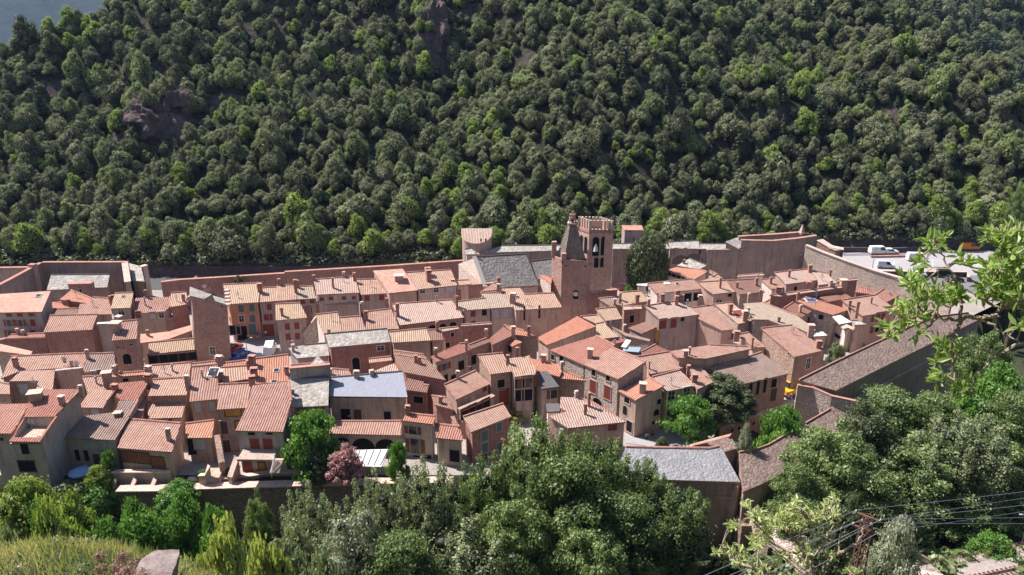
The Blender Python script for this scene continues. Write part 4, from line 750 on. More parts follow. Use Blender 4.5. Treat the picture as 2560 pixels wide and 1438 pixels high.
# outside stair and balcony of the rose-tiled house
root,on,o=ST_HOUSE; Y=94.0
m=M(o); a=PY(*c('F',598,1105),91.5); b=PY(*c('F',950,1108),91.5); m.prism([Vector((a.x,90.3,a.z)),Vector((b.x,90.3,b.z)),Vector((b.x,94.5,b.z)),Vector((a.x,94.5,a.z))],[Vector((a.x,90.3,a.z-.3)),Vector((b.x,90.3,b.z-.3)),Vector((b.x,94.5,b.z-.3)),Vector((a.x,94.5,a.z-.3))]); m.obj('balcony', W['mauve'], root)
m=M(o)
for k in range(12):
    p=PY(*c('F',985-k*3.6,1150+k*11.5),90.2-k*.12); m.box((p.x,p.y,p.z-.3),(1.3,.34,.3))
m.obj('stair', MT['cap'], root)
m=M(o); p=PY(*c('F',945,1095),90); q=PY(*c('F',908,1280),88.6); m.bar(p,q,.1); m.bar(p-Vector((0,0,.5)),q-Vector((0,0,.5)),.06)
for k in range(12):
    s=p+(q-p)*k/11; m.bar(s,s-Vector((0,0,.9)),.05)
m.obj('railing', MT['whitep'], root)
# stone bridge
q=[(378,985,-1.0),(560,1100,-1.2),(760,1240,-1.2),(905,1345,-1.2)]; Lp=[P(*c('J',x,y),z) for x,y,z in q]
q2=[(270,990,-1.0),(400,1150,-1.2),(560,1300,-1.2),(720,1440,-1.2)]; Rp=[P(*c('J',x,y),z) for x,y,z in q2]
o=(Lp[0]+Rp[-1])/2; o.z=-8; br=empty('stone_bridge',o,'pale stone footbridge crossing the dark river below the bastion','bridge')
m=M(o)
for i in range(3):
    t=[Lp[i],Lp[i+1],Rp[i+1],Rp[i]]; m.prism(t[::-1],[p-Vector((0,0,.7 if i in(1,) else 1.6)) for p in t[::-1]])
m.obj('deck', W['rubble'], br)
for nm,LL in (('parapet',Lp),('parapet',Rp)):
    m=M(o)
    for i in range(3): m.bar(LL[i]+Vector((0,0,.4)),LL[i+1]+Vector((0,0,.4)),.45,.9)
    m.obj(nm, W['rubble'], br)
for i in (0,1,3):
    m=M(o); cpt=(Lp[i]+Rp[i])/2; m.box((cpt.x,cpt.y,-9),(4.2,2.2,7.2),math.atan2(Lp[i].y-Rp[i].y,Lp[i].x-Rp[i].x)); m.obj('pier', W['rubbled'], br)
hh=house('J','stone gatehouse stub with shattered top at the near end of the footbridge',-.6,10,'905,1440 1130,1395 1090,1342 905,1365','lauze','rubbled','',cat='gatehouse',name='gatehouse',group=None,base=-8,ridge=False)
wall('J','rough stone wall block at the bottom edge right of the pylon','1465,1440,1 1512,1388,1.2 1740,1440,1',2.5,-3,'rubble','cap',away=-1)
# ---------------------------------------------------------------- terrain, roads, sky
def nz(x,y,s,seed=0): return noise.fractal(Vector((x*s+seed,y*s-seed*.7,seed*.37)),1.0,2.0,4)
def front(x):
    if x<27: return 91.3
    if x<33: return 91.3+(x-27)*2.42
    if x<48: return 105.8+(x-33)*.52
    if x<50: return 113.6-(x-48)*2.2
    return 109.2+(x-50)*.80
def town_h(x,y):
    f=front(x)
    if y>f: return 0.0 if y>f+.1 else 0
    return -8
def foot(x):   # where the wooded hillside starts
    if x<40: return 180.3+.02*x
    if x<85: return 181.1+(x-40)*.43
    return 200.4
def cap(x):
    z=200.0
    if x<-130: z=min(z, 37+(x+178)*.5)
    if x>132: z=min(z, 65-(x-132)*1.08)
    return z
CLF=[(-104,221,11,11),(-84,232,9,8),(-26.5,254,5,8),(10,262,9,5),(120,238,7,6),(150,236,6,7),(-46,240,8,4)]
def hill_h(x,y):
    s=y-foot(x)
    if s<0: return 0
    n=nz(x,y,.012,3)*12+nz(x,y,.03,9)*6
    z=3.2+s*.66+n*min(1,s/40)
    for cx,cy,r,h in ((-118,262,16,5),(-20,305,18,8),(-70,278,14,3)):
        d=((x-cx)**2+(y-cy)**2)/(r*r); z+=h*math.exp(-d)
    for cx,cy,w_,h_ in CLF: z+=h_/(1+math.exp(-(y-cy)/1.1))*math.exp(-((x-cx)/w_)**2)*math.exp(-max(0,y-cy)/38)
    z-= 7*math.exp(-((x-(165-(y-230)*.1))/9)**2)
    cz=cap(x)+n*.3
    if z>cz: z=cz-(z-cz)*.75
    return max(z,-2)
def grid(name, xs, ys, fn, mat, kind='structure', flat=False):
    v=[(x,y,fn(x,y)) for y in ys for x in xs]; nx=len(xs); f=[(j*nx+i,j*nx+i+1,(j+1)*nx+i+1,(j+1)*nx+i) for j in range(len(ys)-1) for i in range(nx-1)]
    me=bpy.data.meshes.new(name); me.from_pydata(v,[],f); me.materials.append(mat); me.polygons.foreach_set('use_smooth',[True]*len(f)); o=bpy.data.objects.new(name,me); COL.objects.link(o); o['kind']=kind; return o
fr_=lambda a,b,n:[a+(b-a)*i/n for i in range(n+1)]
G=dict(earth=m_ground('forest_earth',((.06,.06,.03),(.10,.085,.05),(.035,.04,.02)),.08,.3,1.2),
 town=m_ground('town_paving',((.30,.27,.25),(.36,.32,.30),(.22,.19,.18)),.2,.02,2),
 bank=m_ground('river_bank_earth',((.035,.045,.02),(.06,.06,.03),(.02,.03,.012)),.2,.3,1.5),
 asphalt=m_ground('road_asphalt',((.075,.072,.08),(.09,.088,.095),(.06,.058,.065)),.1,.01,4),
 park=m_ground('pale_carpark',((.33,.31,.33),(.38,.36,.38),(.28,.265,.29)),.06,.01,3),
 street=m_ground('street_surface',((.30,.29,.31),(.34,.33,.35),(.26,.25,.27)),.15,.01,3),
 rock=m_ground('cliff_rock',((.12,.09,.095),(.20,.145,.135),(.06,.05,.06)),.25,1.2,1.2),
 drygrass=m_ground('dry_grass_slope',((.20,.19,.08),(.27,.23,.11),(.10,.13,.04)),.5,.2,3),
 far=m_ground('far_forest_slope',((.012,.03,.04),(.022,.05,.06),(.008,.02,.03)),.03,3,.12),  # blue of the distant haze is mixed into these slope colours
 white=m_plain('road_marking',(.7,.7,.72),.7), grass=m_ground('verge_grass',((.13,.16,.05),(.22,.22,.08),(.07,.10,.03)),.5,.1,2))
def base_h(x,y):
    f=front(x)
    if y>=f: z=0.0
    elif y>=f-.9: z=-8*(f-y)/.9
    elif y>58: z=-8+ (max(0,66-y))*.15
    else: z=-6.8+(58-y)*1.17
    return z + (nz(x,y,.1,5)*1.2 if z<-.1 and y>4 else 0)
def knoll(x,y,z):
    # the near bank swells on the left and carries the railway bench on the right
    z+= 9.5*math.exp(-((x+16)/11)**2-((y-24)/9)**2)
    if x>20 and 52<y<84:
        w=min(1,(x-20)/10)*min(1,(84-y)/5 if y>70 else 1)*(1 if y<front(x)-4 else 0); z=z*(1-w)+max(z,-3)*w
    return z
ys=fr_(-10,120,130)+fr_(122,260,30); xs=fr_(-140,180,200)
ground=grid('ground',xs,ys,lambda x,y:knoll(x,y,base_h(x,y)),G['bank'])
grid('town_ground',fr_(-140,30,8),[92.3,130,181.8],lambda x,y:.06,G['town'])
tg=M(); tg.poly([(30,100.2,.06),(33,106.3,.06),(39.6,110.0,.06),(47.9,114.1,.06),(50,110.3,.06),(110,158.5,.06),(180,212,.06),(180,207,.06),(85,207,.06),(40,183,.06),(30,181.8,.06)]); tag(tg.obj('town_ground_east',G['town']),kind='structure').name='pavement'
def slope_rock():
    n=N('forest_floor'); g=n.n('ShaderNodeNewGeometry'); sp=n.n('ShaderNodeSeparateXYZ'); n.l(g.outputs['True Normal'],sp.inputs[0]); co=n.n('ShaderNodeTexCoord').outputs['Object']
    a=n.noise(co,.15,5,.6); b=n.noise(co,.9,5,.7); ea=n.mix(n.ramp(b,.4,.65),(.022,.028,.014),(.042,.042,.024)); ro=n.mix(n.ramp(b,.35,.65),(.08,.062,.07),(.19,.14,.135)); ro=n.mix(n.ramp(a,.5,.62,0,.6),ro,(.07,.08,.04))
    n.pbr(n.mix(n.ramp(n.math('ADD',sp.outputs[2],n.math('MULTIPLY',a,.15)),.60,.78),ro,ea),.95,n.bump(b,.8)); return n.m
hill=grid('hillside',fr_(-290,330,240),fr_(178,430,160),lambda x,y:hill_h(x,y)-.2,slope_rock())
grid('outer_ground',[-6000,-800,0,900,3000],[-300,0,300,1200,6000],lambda x,y:-12 if y>-50 else -12,G['earth'])
def far_r(x,y):
    d=y-445; z=-4+d*.62+nz(x,y,.006,2)*28
    return z
grid('far_hill',fr_(90,620,60),fr_(430,900,50),far_r,G['earth'])
def far_l(x,y): return -13+(y-1500)*.42+abs(nz(x,y,.0007,8))*500*min(1,max(0,(y-1500)/900))
grid('distant_mountain',fr_(-4200,400,70),fr_(1480,5600,80),far_l,G['far'])
grid('river',fr_(-140,120,4),[60,70,80,135],lambda x,y:-7.9+0*x,m_glass('dark_river_water',(.012,.02,.018)))
def sheet(name,view,pts,z,mat,kind='structure',label=None):
    m=M(); m.poly([P(*c(view,x,y),z) for x,y in pts]); o=m.obj(name,mat); o['kind']=kind; return o
grid('road',fr_(-140,60,20),[168.5,179.4],lambda x,y:.10,G['asphalt'])
sheet('carpark','I',[(1075,262),(2280,200),(2260,440),(2080,500),(1760,470),(1330,420),(1060,330)],.10,G['park'])
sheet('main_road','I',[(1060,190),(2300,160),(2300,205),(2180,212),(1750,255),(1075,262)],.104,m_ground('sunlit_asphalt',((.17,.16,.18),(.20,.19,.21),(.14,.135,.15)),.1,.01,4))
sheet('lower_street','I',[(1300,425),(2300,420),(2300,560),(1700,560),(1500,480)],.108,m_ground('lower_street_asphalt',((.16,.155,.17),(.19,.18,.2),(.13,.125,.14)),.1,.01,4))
for k in range(26):
    x=1480+k*24; m=M(); m.poly([P(*c('I',*q),.114) for q in ((x,213-k*.6),(x+9,213-k*.6),(x-6,236-k*.6),(x-15,236-k*.6))]); o=m.obj('road_marking',G['white']); o['kind']='structure'
sheet('road_marking','I',[(1100,240),(1900,205),(1900,207.5),(1100,242.5)],.114,G['white'])
for a,b in (((1350,310),(1335,372)),((1490,300),(1475,358)),((1690,330),(1686,378)),((1800,290),(1800,350)),((2155,290),(2175,335)),((2170,330),(2120,372))):
    sheet('parking_line','I',[a,(a[0]+4,a[1]),(b[0]+4,b[1]),b],.114,G['white'])
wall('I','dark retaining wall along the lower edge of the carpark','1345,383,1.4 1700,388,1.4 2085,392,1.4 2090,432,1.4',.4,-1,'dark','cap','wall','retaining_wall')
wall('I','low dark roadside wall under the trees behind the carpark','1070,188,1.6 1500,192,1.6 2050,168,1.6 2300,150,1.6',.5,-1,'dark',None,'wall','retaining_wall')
wall('I','kerb wall between main road and carpark','1300,262,.6 1730,254,.6',.4,-1,'grey','rcap','wall','kerb_wall')
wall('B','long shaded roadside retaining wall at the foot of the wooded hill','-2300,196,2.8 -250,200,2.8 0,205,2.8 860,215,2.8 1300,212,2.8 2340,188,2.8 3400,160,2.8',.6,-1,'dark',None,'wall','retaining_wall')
gs=M()
for i in range(60):
    x=-130+i*3.2
    def yy(x): return P(*c('B',0,205),2.8).y+.5+.0*x
    a=[(x,yy(x),2.85+random.random()*.2),(x+3.2,yy(x),2.85+random.random()*.2),(x+3.2,yy(x)+3,4.4),(x,yy(x)+3,4.4)]; gs.poly(a)
tag(gs.obj('grass_verge',G['grass']),kind='stuff')
# plaza
sheet('plaza','B',[(560,1060),(1180,1060),(1320,1420),(560,1420)],.12,G['street'])
sheet('plaza_paving','B',[(715,1150),(865,1148),(875,1225),(760,1195)],.126,G['park'])
sheet('street','K',[(590,640),(700,700),(960,500),(1800,260),(2160,200),(2140,375),(1750,490),(1440,600),(1280,700),(1180,785),(860,785),(590,745)],.12,G['street'])
sheet('street_pavement','K',[(590,680),(690,742),(860,790),(1180,790),(1100,740),(900,760),(760,725),(600,655)],.13,G['park'])
# court sunk below the street
m=M(); m.poly([(24,93,-4.4),(52,93,-4.4),(52,113,-4.4),(33,107,-4.4),(24,100,-4.4)]); tag(m.obj('court_ground',G['bank']),kind='structure')
# near rocks and slopes
def rock(name, label, p, s, seed, mat=None, sub=4, amp=.35, sq=(1,1,1), cat='rock', rz=0):
    bm=bmesh.new(); bmesh.ops.create_icosphere(bm, subdivisions=sub, radius=1)
    for v in bm.verts:
        q=v.co.copy(); f=1+amp*noise.fractal(q*1.1+Vector((seed,seed*2,0)),1,2,4)+amp*.5*(noise.cell(q*2.2+Vector((seed,0,0)))-.5)
        v.co=Vector((q.x*s*sq[0]*f,q.y*s*sq[1]*f,q.z*s*sq[2]*f))
    me=bpy.data.meshes.new(name); bm.to_mesh(me); bm.free(); me.materials.append(mat or G['rock']); o=bpy.data.objects.new(name,me); COL.objects.link(o); o.location=p; o.rotation_euler=(0,0,rz); return tag(o,label,cat)
CL=[]
def PD_(px,py,d): r=ray(px,py).normalized(); return Vector((0,0,CH))+r*d
def cliff(px,py,w,label,seed,sq=(1,.6,1.1)):
    # find where the ray meets the hillside
    r=ray(px,py); t=170.0
    while t<420:
        q=Vector((0,0,CH))+r*t
        if q.z<hill_h(q.x,q.y): break
        t+=.5
    CL.append((px,py,w*1900/t,w*1900/t*sq[2])); rock('rock_outcrop',label,q+Vector((0,.4*w,0)),w,seed,None,4,.45,sq)
cliff(440,265,5.5,'upper shaded rock buttress right of the big left cliff',44,(.9,.7,1.1))
cliff(370,310,8.0,'dark shaded cliff face breaking the left side of the wooded hill',3,(1.15,.9,1.05))
cliff(1085,85,6.5,'steep rock face near the top centre of the wooded hill',8,(.8,.7,1.5))
cliff(800,195,4.5,'pale pinkish ledge in the trees left of centre',12,(1.6,.7,.5))
cliff(905,30,3,'small rocks at the top edge left of the steep face',31,(1.3,.7,.7))
cliff(1250,28,3,'pinkish bare scree patch at the top edge',35,(1.6,.7,.7))
# boulder at the lower left
bm=bmesh.new(); B0=PD_(400,1420,18.0)
for px_,py_,dd in ((352,1398,17.9),(384,1377,18.1),(449,1374,18.2),(447,1392,17.8),(430,1432,17.4),(426,1452,17.3),(345,1455,17.5),(340,1420,17.7),(400,1376,19.2),(449,1380,19.2),(350,1440,19.2),(440,1460,19.0)): bm.verts.new(PD_(px_,py_,dd)-B0)
bmesh.ops.convex_hull(bm,input=bm.verts); bmesh.ops.subdivide_edges(bm,edges=bm.edges,cuts=3,use_grid_fill=True)
for v in bm.verts: v.co+=Vector(noise.noise_vector(v.co*5))*.028
me=bpy.data.meshes.new('boulder'); bm.to_mesh(me); bm.free(); me.materials.append(m_ground('boulder_rock',((.30,.245,.235),(.24,.19,.18),(.15,.115,.11)),2.5,.04,9)); bo_=bpy.data.objects.new('boulder',me); COL.objects.link(bo_); bo_.location=B0; tag(bo_,'pale flat-topped boulder on the near grassy slope at bottom left','rock')
# railway
ra=P(*c('J',1760,1440),-2.2); rb=P(*c('J',2347,1320),-2.2); d=(rb-ra).normalized(); nrm=Vector((-d.y,d.x,0))
m=M(); 
for s,t in ((-1,1),): m.poly([ra-d*6-nrm*5,rb+d*14-nrm*5,rb+d*14+nrm*2.2,ra-d*6+nrm*2.2])
tag(m.obj('railway_ballast',m_ground('ballast',((.34,.28,.26),(.42,.36,.34),(.22,.17,.16)),1,.1,5)),kind='structure')
tr=empty('railway_track',ra,'pair of dark steel rails on pale ballast at the bottom right corner','railway track')
for off in (-1.2,-2.4):
    m=M(ra); m.bar(ra-d*6+nrm*off+Vector((0,0,.18)),rb+d*14+nrm*off+Vector((0,0,.18)),.12,.16); m.obj('rail',MT['iron'],tr)
m=M(ra)
for k in range(60): q=ra-d*5+d*k*.65; m.bar(q+nrm*-.7+Vector((0,0,.06)),q+nrm*-2.9+Vector((0,0,.06)),.24,.12)
m.obj('sleepers',MT['wood'],tr)
m=M(ra); fe=empty('railway_fence',ra+nrm*1.6,'low rusty wire fence along the railway','fence')
m=M(fe.location)
for k in range(30): q=ra+nrm*1.6-d*5+d*k*1.2; m.bar(q,q+Vector((0,0,1.2)),.05)
m.obj('posts',MT['iron'],fe); m=M(fe.location)
for z in (.3,.6,.9,1.18): m.bar(ra+nrm*1.6-d*6+Vector((0,0,z)),rb+nrm*1.6+d*10+Vector((0,0,z)),.025)
m.obj('wires',MT['iron'],fe)
# pylon and lines
Yp=52; top=PY(2170,1290,Yp); o=Vector((top.x,Yp,-4)); py=empty('lattice_pylon',o,'rusty lattice power pylon with three crossarms at bottom right','pylon')
m=M(o); w0,w1=.85,.30; zb,zt2=-4,top.z
def corner(z,sx,sy): w=w0+(w1-w0)*(z-zb)/(zt2-zb); return Vector((top.x+sx*w,Yp+sy*w,z))
for sx,sy in ((-1,-1),(1,-1),(1,1),(-1,1)): m.bar(corner(zb,sx,sy),corner(zt2,sx,sy),.12)
n=26
for k in range(n):
    z0=zb+(zt2-zb)*k/n; z1_=zb+(zt2-zb)*(k+1)/n
    for (a,b) in (((-1,-1),(1,-1)),((1,-1),(1,1)),((1,1),(-1,1)),((-1,1),(-1,-1))):
        if k%2: a,b=b,a
        m.bar(corner(z0,*a),corner(z1_,*b),.055); m.bar(corner(z1_,*a),corner(z1_,*b),.03)
m.obj('mast',MT['iron'],py)
wd=(Vector((1,.18,.06))).normalized(); arm=Vector((.75,-.62,0)).normalized(); ends=[]
for dz,L in ((-.1,.95),(-1.35,1.0),(-.7,.35)):
    m=M(o); a=Vector((top.x,Yp,zt2+dz))-arm*L; b=Vector((top.x,Yp,zt2+dz))+arm*L; m.bar(a,b,.14)
    m.bar((top.x,Yp,zt2+dz-.5),a,.03); m.bar((top.x,Yp,zt2+dz-.5),b,.03)
    ao=m.obj('crossarm',MT['iron'],py)
    for e in (a,b):
        m=M(o); m.tube([e,e+Vector((0,0,.12)),e+Vector((0,0,.24))],[.05,.09,.05],6); m.obj('insulator',MT['whitep'],ao); ends.append(e+Vector((0,0,.22)))
for i,e in enumerate(ends):
    # lines continue to neighbouring pylons outside the frame, sagging between them
    m=M(e); 
    aim=PY(2560,1222+i*17,60); dirR=(aim-e); dirR.z=0; dirR.normalize()
    for sgn,dd in ((1,dirR),(-1,dirR)):
        L=70; pts=[]
        zr_=(PY(2560,1222+i*17,60).z-e.z)/((aim-e).length)*L if sgn>0 else -14
        for k in range(15):
            t=k/14; sag=-5*t*(1-t)*.35; pts.append(e+dd*sgn*L*t+Vector((0,0,(zr_ if sgn>0 else -9)*t+sag)))
        m.tube(pts,[.022]*15,4)
    tag(m.obj('power_line',MT['wire']),['upper left','upper right','middle left','middle right','lower left','lower right'][i]+' power line strung from the crossarms of the rusty pylon','power line','power lines on the pylon')
# sky and sun
w=bpy.data.worlds.new('World'); SC.world=w; w.use_nodes=True; nt=w.node_tree; bg=nt.nodes['Background']; sk=nt.nodes.new('ShaderNodeTexSky'); sk.sky_type='NISHITA'; sk.sun_disc=False
sd=Vector((-.68,.33,1.0)).normalized(); el=math.asin(sd.z); sk.sun_elevation=el; sk.sun_rotation=math.atan2(sd.x,sd.y); nt.links.new(sk.outputs[0],bg.inputs[0]); bg.inputs[1].default_value=.06
sl=bpy.data.lights.new('sun','SUN'); sl.energy=5.0; sl.angle=math.radians(.5); sl.color=(1,.93,.84); so=bpy.data.objects.new('sun',sl); COL.objects.link(so); so.rotation_euler=(-sd).to_track_quat('-Z','Y').to_euler(); so.location=(0,0,150)
cam=bpy.data.cameras.new('camera'); cam.sensor_width=36; cam.lens=36*FPX/2560; cam.clip_end=12000; cam.clip_start=.3; co=bpy.data.objects.new('camera',cam); COL.objects.link(co); co.location=(0,0,CH); co.rotation_euler=(math.radians(90)-TH,0,0); SC.camera=co
SC.view_settings.view_transform='Standard'; SC.view_settings.look='None'; SC.view_settings.exposure=1.1; SC.view_settings.gamma=1
SC.render.resolution_x=1024; SC.render.resolution_y=575
SC.cycles.max_bounces=5; SC.cycles.diffuse_bounces=3; SC.cycles.transparent_max_bounces=4; SC.cycles.use_denoising=True

# haze: one closed box of thin air round everything up to the far slopes
m=M(); m.prism([Vector(p) for p in ((-4500,-40,2600),(900,-40,2600),(900,5700,2600),(-4500,5700,2600))],[Vector(p) for p in ((-4500,-40,-14),(900,-40,-14),(900,5700,-14),(-4500,5700,-14))])
hm=bpy.data.materials.new('haze_air'); hm.use_nodes=True; t_=hm.node_tree; t_.nodes.clear(); vo=t_.nodes.new('ShaderNodeVolumePrincipled'); vo.inputs['Color'].default_value=(.38,.56,1,1); vo.inputs['Density'].default_value=.00006; vo.inputs['Anisotropy'].default_value=.2; ou=t_.nodes.new('ShaderNodeOutputMaterial'); t_.links.new(vo.outputs[0],ou.inputs['Volume'])
hz=m.obj('haze',hm); hz['kind']='stuff'
SC.cycles.volume_bounces=0
# ---------------------------------------------------------------- vegetation
LF=dict(
 oak=m_leaf('holm_oak_leaves',(.075,.09,.042),(.345,.36,.215),.22,.6,(.30,.37,.14)),
 bright=m_leaf('bright_leaves',(.15,.22,.045),(.36,.46,.11),.35,.3),
 ash=m_leaf('ash_leaves',(.095,.15,.05),(.29,.37,.15),.35,.2),
 olive=m_leaf('willow_leaves',(.15,.19,.09),(.33,.37,.22),.3,.2),
 silver=m_leaf('silver_leaves',(.22,.25,.16),(.40,.42,.32),.25,.1),
 lime=m_leaf('lime_leaves',(.24,.29,.07),(.50,.54,.20),.45,.2),
 grass=m_leaf('dry_grass_blades',(.20,.25,.08),(.46,.42,.20),.4,.1),
 pink=m_leaf('pink_blossom',(.36,.16,.19),(.52,.30,.33),.3,.1),
 dark=m_leaf('dark_evergreen_leaves',(.05,.07,.032),(.17,.20,.105),.25,.2),
 core=m_leaf('inner_foliage_shade',(.016,.024,.012),(.025,.035,.018),.1,.2),  # crown cores coloured near black, painting the shade between leaf clumps
 pine=m_leaf('conifer_needles',(.06,.085,.05),(.13,.165,.09),.15,.4),
 yel=m_leaf('yellow_green_leaves',(.15,.22,.04),(.30,.38,.09),.45,.2),
 green=m_leaf('sunlit_green_leaves',(.09,.20,.035),(.19,.35,.07),.4,.2))
def leaves(rng, C, Rr, n, size, shell=.8, up=.35, asp=1.6, droop=0):
    """n leaf-sized rhombs on each ellipsoidal clump C[i] with radii Rr[i]; returns verts (k*4,3) and a tint per face"""
    k=len(C); C=np.repeat(np.array(C),n,0); Rr=np.repeat(np.array(Rr).reshape(k,-1)*np.ones((k,3)),n,0)
    d=rng.normal(size=(k*n,3)); d[:,2]+=up; d/=np.linalg.norm(d,axis=1)[:,None]
    rad=shell+(1.08-shell)*rng.random((k*n,1)); bump=1+.25*np.sin(d[:,0:1]*5+C[:,0:1]*9)*np.cos(d[:,1:2]*5+C[:,1:2]*7)
    p=C+d*Rr*rad*bump
    nr=d+rng.normal(size=d.shape)*.5; nr/=np.linalg.norm(nr,axis=1)[:,None]
    a=np.cross(nr,rng.normal(size=d.shape)); a/=np.linalg.norm(a,axis=1)[:,None]; b=np.cross(nr,a)
    s=(size*(.55+.8*rng.random((k*n,1)))); a=a*s*asp/2; b=b*s/2
    v=np.stack([p-a,p-b*.9+a*.1,p+a,p+b*.9+a*.1],1).reshape(-1,3)
    ct=np.repeat(rng.random(k),n); t=np.clip(ct*.75+rng.random(k*n)*.25,0,1)
    return v,t
ICO=None
def ico():
    global ICO
    if ICO is None:
        bm=bmesh.new(); bmesh.ops.create_icosphere(bm,subdivisions=1,radius=1); ICO=(np.array([v.co[:] for v in bm.verts]),[[v.index for v in f.verts] for f in bm.faces]); bm.free()
    return ICO
def foliage_mesh(name, lv, tint, mat, cores=None, extra=None, coremat=None):
    n=len(lv)//4; V_=[lv]; nf=n; faces=[np.arange(n*4).reshape(n,4)]; loops=[4]*n; idx=np.arange(n*4); tt=[tint]; mi=[np.zeros(n,int)]
    loopidx=[idx]; off=n*4; lt=[np.full(n,4)]
    if cores:
        iv,ifc=ico(); ifc=np.array(ifc)
        for cc,rr in cores:
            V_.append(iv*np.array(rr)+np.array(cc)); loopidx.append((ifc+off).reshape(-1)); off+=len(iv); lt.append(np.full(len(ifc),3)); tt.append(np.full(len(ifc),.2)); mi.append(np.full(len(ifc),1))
    if extra:     # trunk mesh M
        ev=np.array(extra.v); V_.append(ev)
        for f in extra.f: loopidx.append(np.array(f)+off); lt.append(np.array([len(f)])); tt.append(np.array([.5])); mi.append(np.array([2]))
        off+=len(ev)
    V_=np.concatenate(V_); L=np.concatenate(loopidx); T=np.concatenate(lt); TT=np.concatenate(tt); MI=np.concatenate(mi)
    me=bpy.data.meshes.new(name); me.vertices.add(len(V_)); me.vertices.foreach_set('co',V_.astype(np.float32).ravel()); me.loops.add(len(L)); me.loops.foreach_set('vertex_index',L.astype(np.int32))
    me.polygons.add(len(T)); st=np.concatenate([[0],np.cumsum(T)[:-1]]); me.polygons.foreach_set('loop_start',st.astype(np.int32)); me.polygons.foreach_set('loop_total',T.astype(np.int32)); me.polygons.foreach_set('material_index',MI.astype(np.int32))
    at=me.attributes.new('tint','FLOAT','FACE'); at.data.foreach_set('value',TT.astype(np.float32))
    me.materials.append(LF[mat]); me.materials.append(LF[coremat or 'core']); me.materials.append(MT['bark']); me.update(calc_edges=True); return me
def trunk(h, r, rng, lean=.1, limbs=None):
    m=M(); p=[Vector((0,0,-.6))]; 
    for k in range(1,6): p.append(Vector((rng.normal()*lean*k/3,rng.normal()*lean*k/3,h*k/5)))
    m.tube(p,[r*(1.25-.15*k) for k in range(6)],7)
    for cc,rr in (limbs or []):
        s=p[rng.integers(2,5)]; e=s.lerp(Vector(cc),.75); mid=(s+e)/2+Vector((0,0,-.08*(e-s).length)); m.tube([s,mid,e],[r*.5,r*.3,r*.12],5)
    return m
def dome(rng, n, R_, H_, z0, rc, squash=1.0, jitter=.18):
    C=[];S=[]
    for i in range(n):
        u=(i+.5)/n; th=i*2.39996+rng.random()*.5; zz=u; rr=math.sqrt(max(0.02,1-zz**2.2))*(1+rng.normal()*jitter*.6)
        C.append((R_*rr*.8*math.cos(th),R_*rr*.8*math.sin(th),z0+H_*zz*(1+rng.normal()*jitter*.4))); s=rc*(.75+.5*rng.random()); S.append((s,s,s*squash))
    return C,S
# prototypes for the hillside
def oak_proto(seed, R_=3.1, H_=3.9, mat='oak', n=18, nl=330, size=.25, pine=False):
    rng=np.random.default_rng(seed)
    if pine:
        C=[];S=[]
        for k in range(8):
            z=1.5+k*1.05; r=2.4*(1-k/9)
            for j in range(max(1,int(7*(1-k/9)))): t=j*2.4+k; C.append((r*.7*math.cos(t),r*.7*math.sin(t),z)); S.append((.9*(1-k/12),.9*(1-k/12),.45))
    else: C,S=dome(rng,n,R_,H_,1.6,1.35,1.0,.3)
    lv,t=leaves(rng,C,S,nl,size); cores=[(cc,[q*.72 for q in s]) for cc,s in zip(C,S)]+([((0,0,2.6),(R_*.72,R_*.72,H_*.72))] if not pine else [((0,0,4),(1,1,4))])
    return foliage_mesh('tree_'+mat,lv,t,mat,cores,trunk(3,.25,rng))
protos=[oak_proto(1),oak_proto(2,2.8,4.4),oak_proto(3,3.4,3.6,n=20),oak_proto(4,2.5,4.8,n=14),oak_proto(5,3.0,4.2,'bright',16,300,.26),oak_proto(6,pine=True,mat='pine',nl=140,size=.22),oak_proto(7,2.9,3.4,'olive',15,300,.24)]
rng=np.random.default_rng(11)
cam=Vector((0,0,CH)); cand=[]
def proj(x,y,z):
    dx,dy,dz=x,y,z-CH; d=dy*CT-dz*ST; u=dx/d; v=(dy*ST+dz*CT)/d; return 1280+u*FPX, 719-v*FPX, d
sp=3.45; yy=181.5; row=0
while yy<395:
    xx=-290+(row%2)*sp/2
    while xx<300:
        x=xx+rng.normal()*1.1; y=yy+rng.normal()*1.0; s0=y-foot(x)
        if s0>.8:
            z=hill_h(x,y); px,py,d=proj(x,y,z+3)
            if -330<px<2860 and -110<py<690:
                skip=False
                for (cx,cy,w_,h_) in CL:
                    if abs(px-cx)<w_*.5 and -h_*.4<py-cy<h_*.6: skip=True
                s=.36+.38*rng.random()**1.4+(.34 if rng.random()<.10 else 0)
                cl=nz(x,y,.03,33)
                if s0<6: s*=1.0+.35*rng.random()
                if rng.random()<.05: skip=True
                if hill_h(x,y+1.2)-hill_h(x,y-1.2)>6.0: skip=True
                if not skip: cand.append((d,x,y,z,s,px,py,s0,cl))
        xx+=sp
    yy+=sp*.80; row+=1
cand.sort(key=lambda t:(not -40<t[5]<2600, t[0]))
def kind_of(t):
    d,x,y,z,s,px,py,s0,cl=t; q=rng.random()
    if s0<9: return 4 if q<.34 else (6 if q<.55 else int(rng.integers(0,4)))
    if cl>.36 and q<.3: return 4
    if q<.025: return 4
    if q<.10 or (px>1900 and q<.2): return 5
    if q<.16: return 6
    return int(rng.integers(0,4))
NAMES={0:'oak_tree',1:'oak_tree',2:'oak_tree',3:'oak_tree',4:'bright_green_tree',5:'pine_tree',6:'shrubby_tree'}
LBL={0:('dark grey-green oak with rounded crown on the lowest part of the wooded hill','oak trees low on the wooded hill'),5:('dark pointed conifer among the oaks low on the wooded hill','conifers low on the wooded hill'),4:('fresh yellow-green broadleaf tree low on the wooded hill','bright green trees low on the wooded hill'),6:('pale grey-green bushy tree low on the wooded hill','pale bushy trees low on the wooded hill')}
first={}
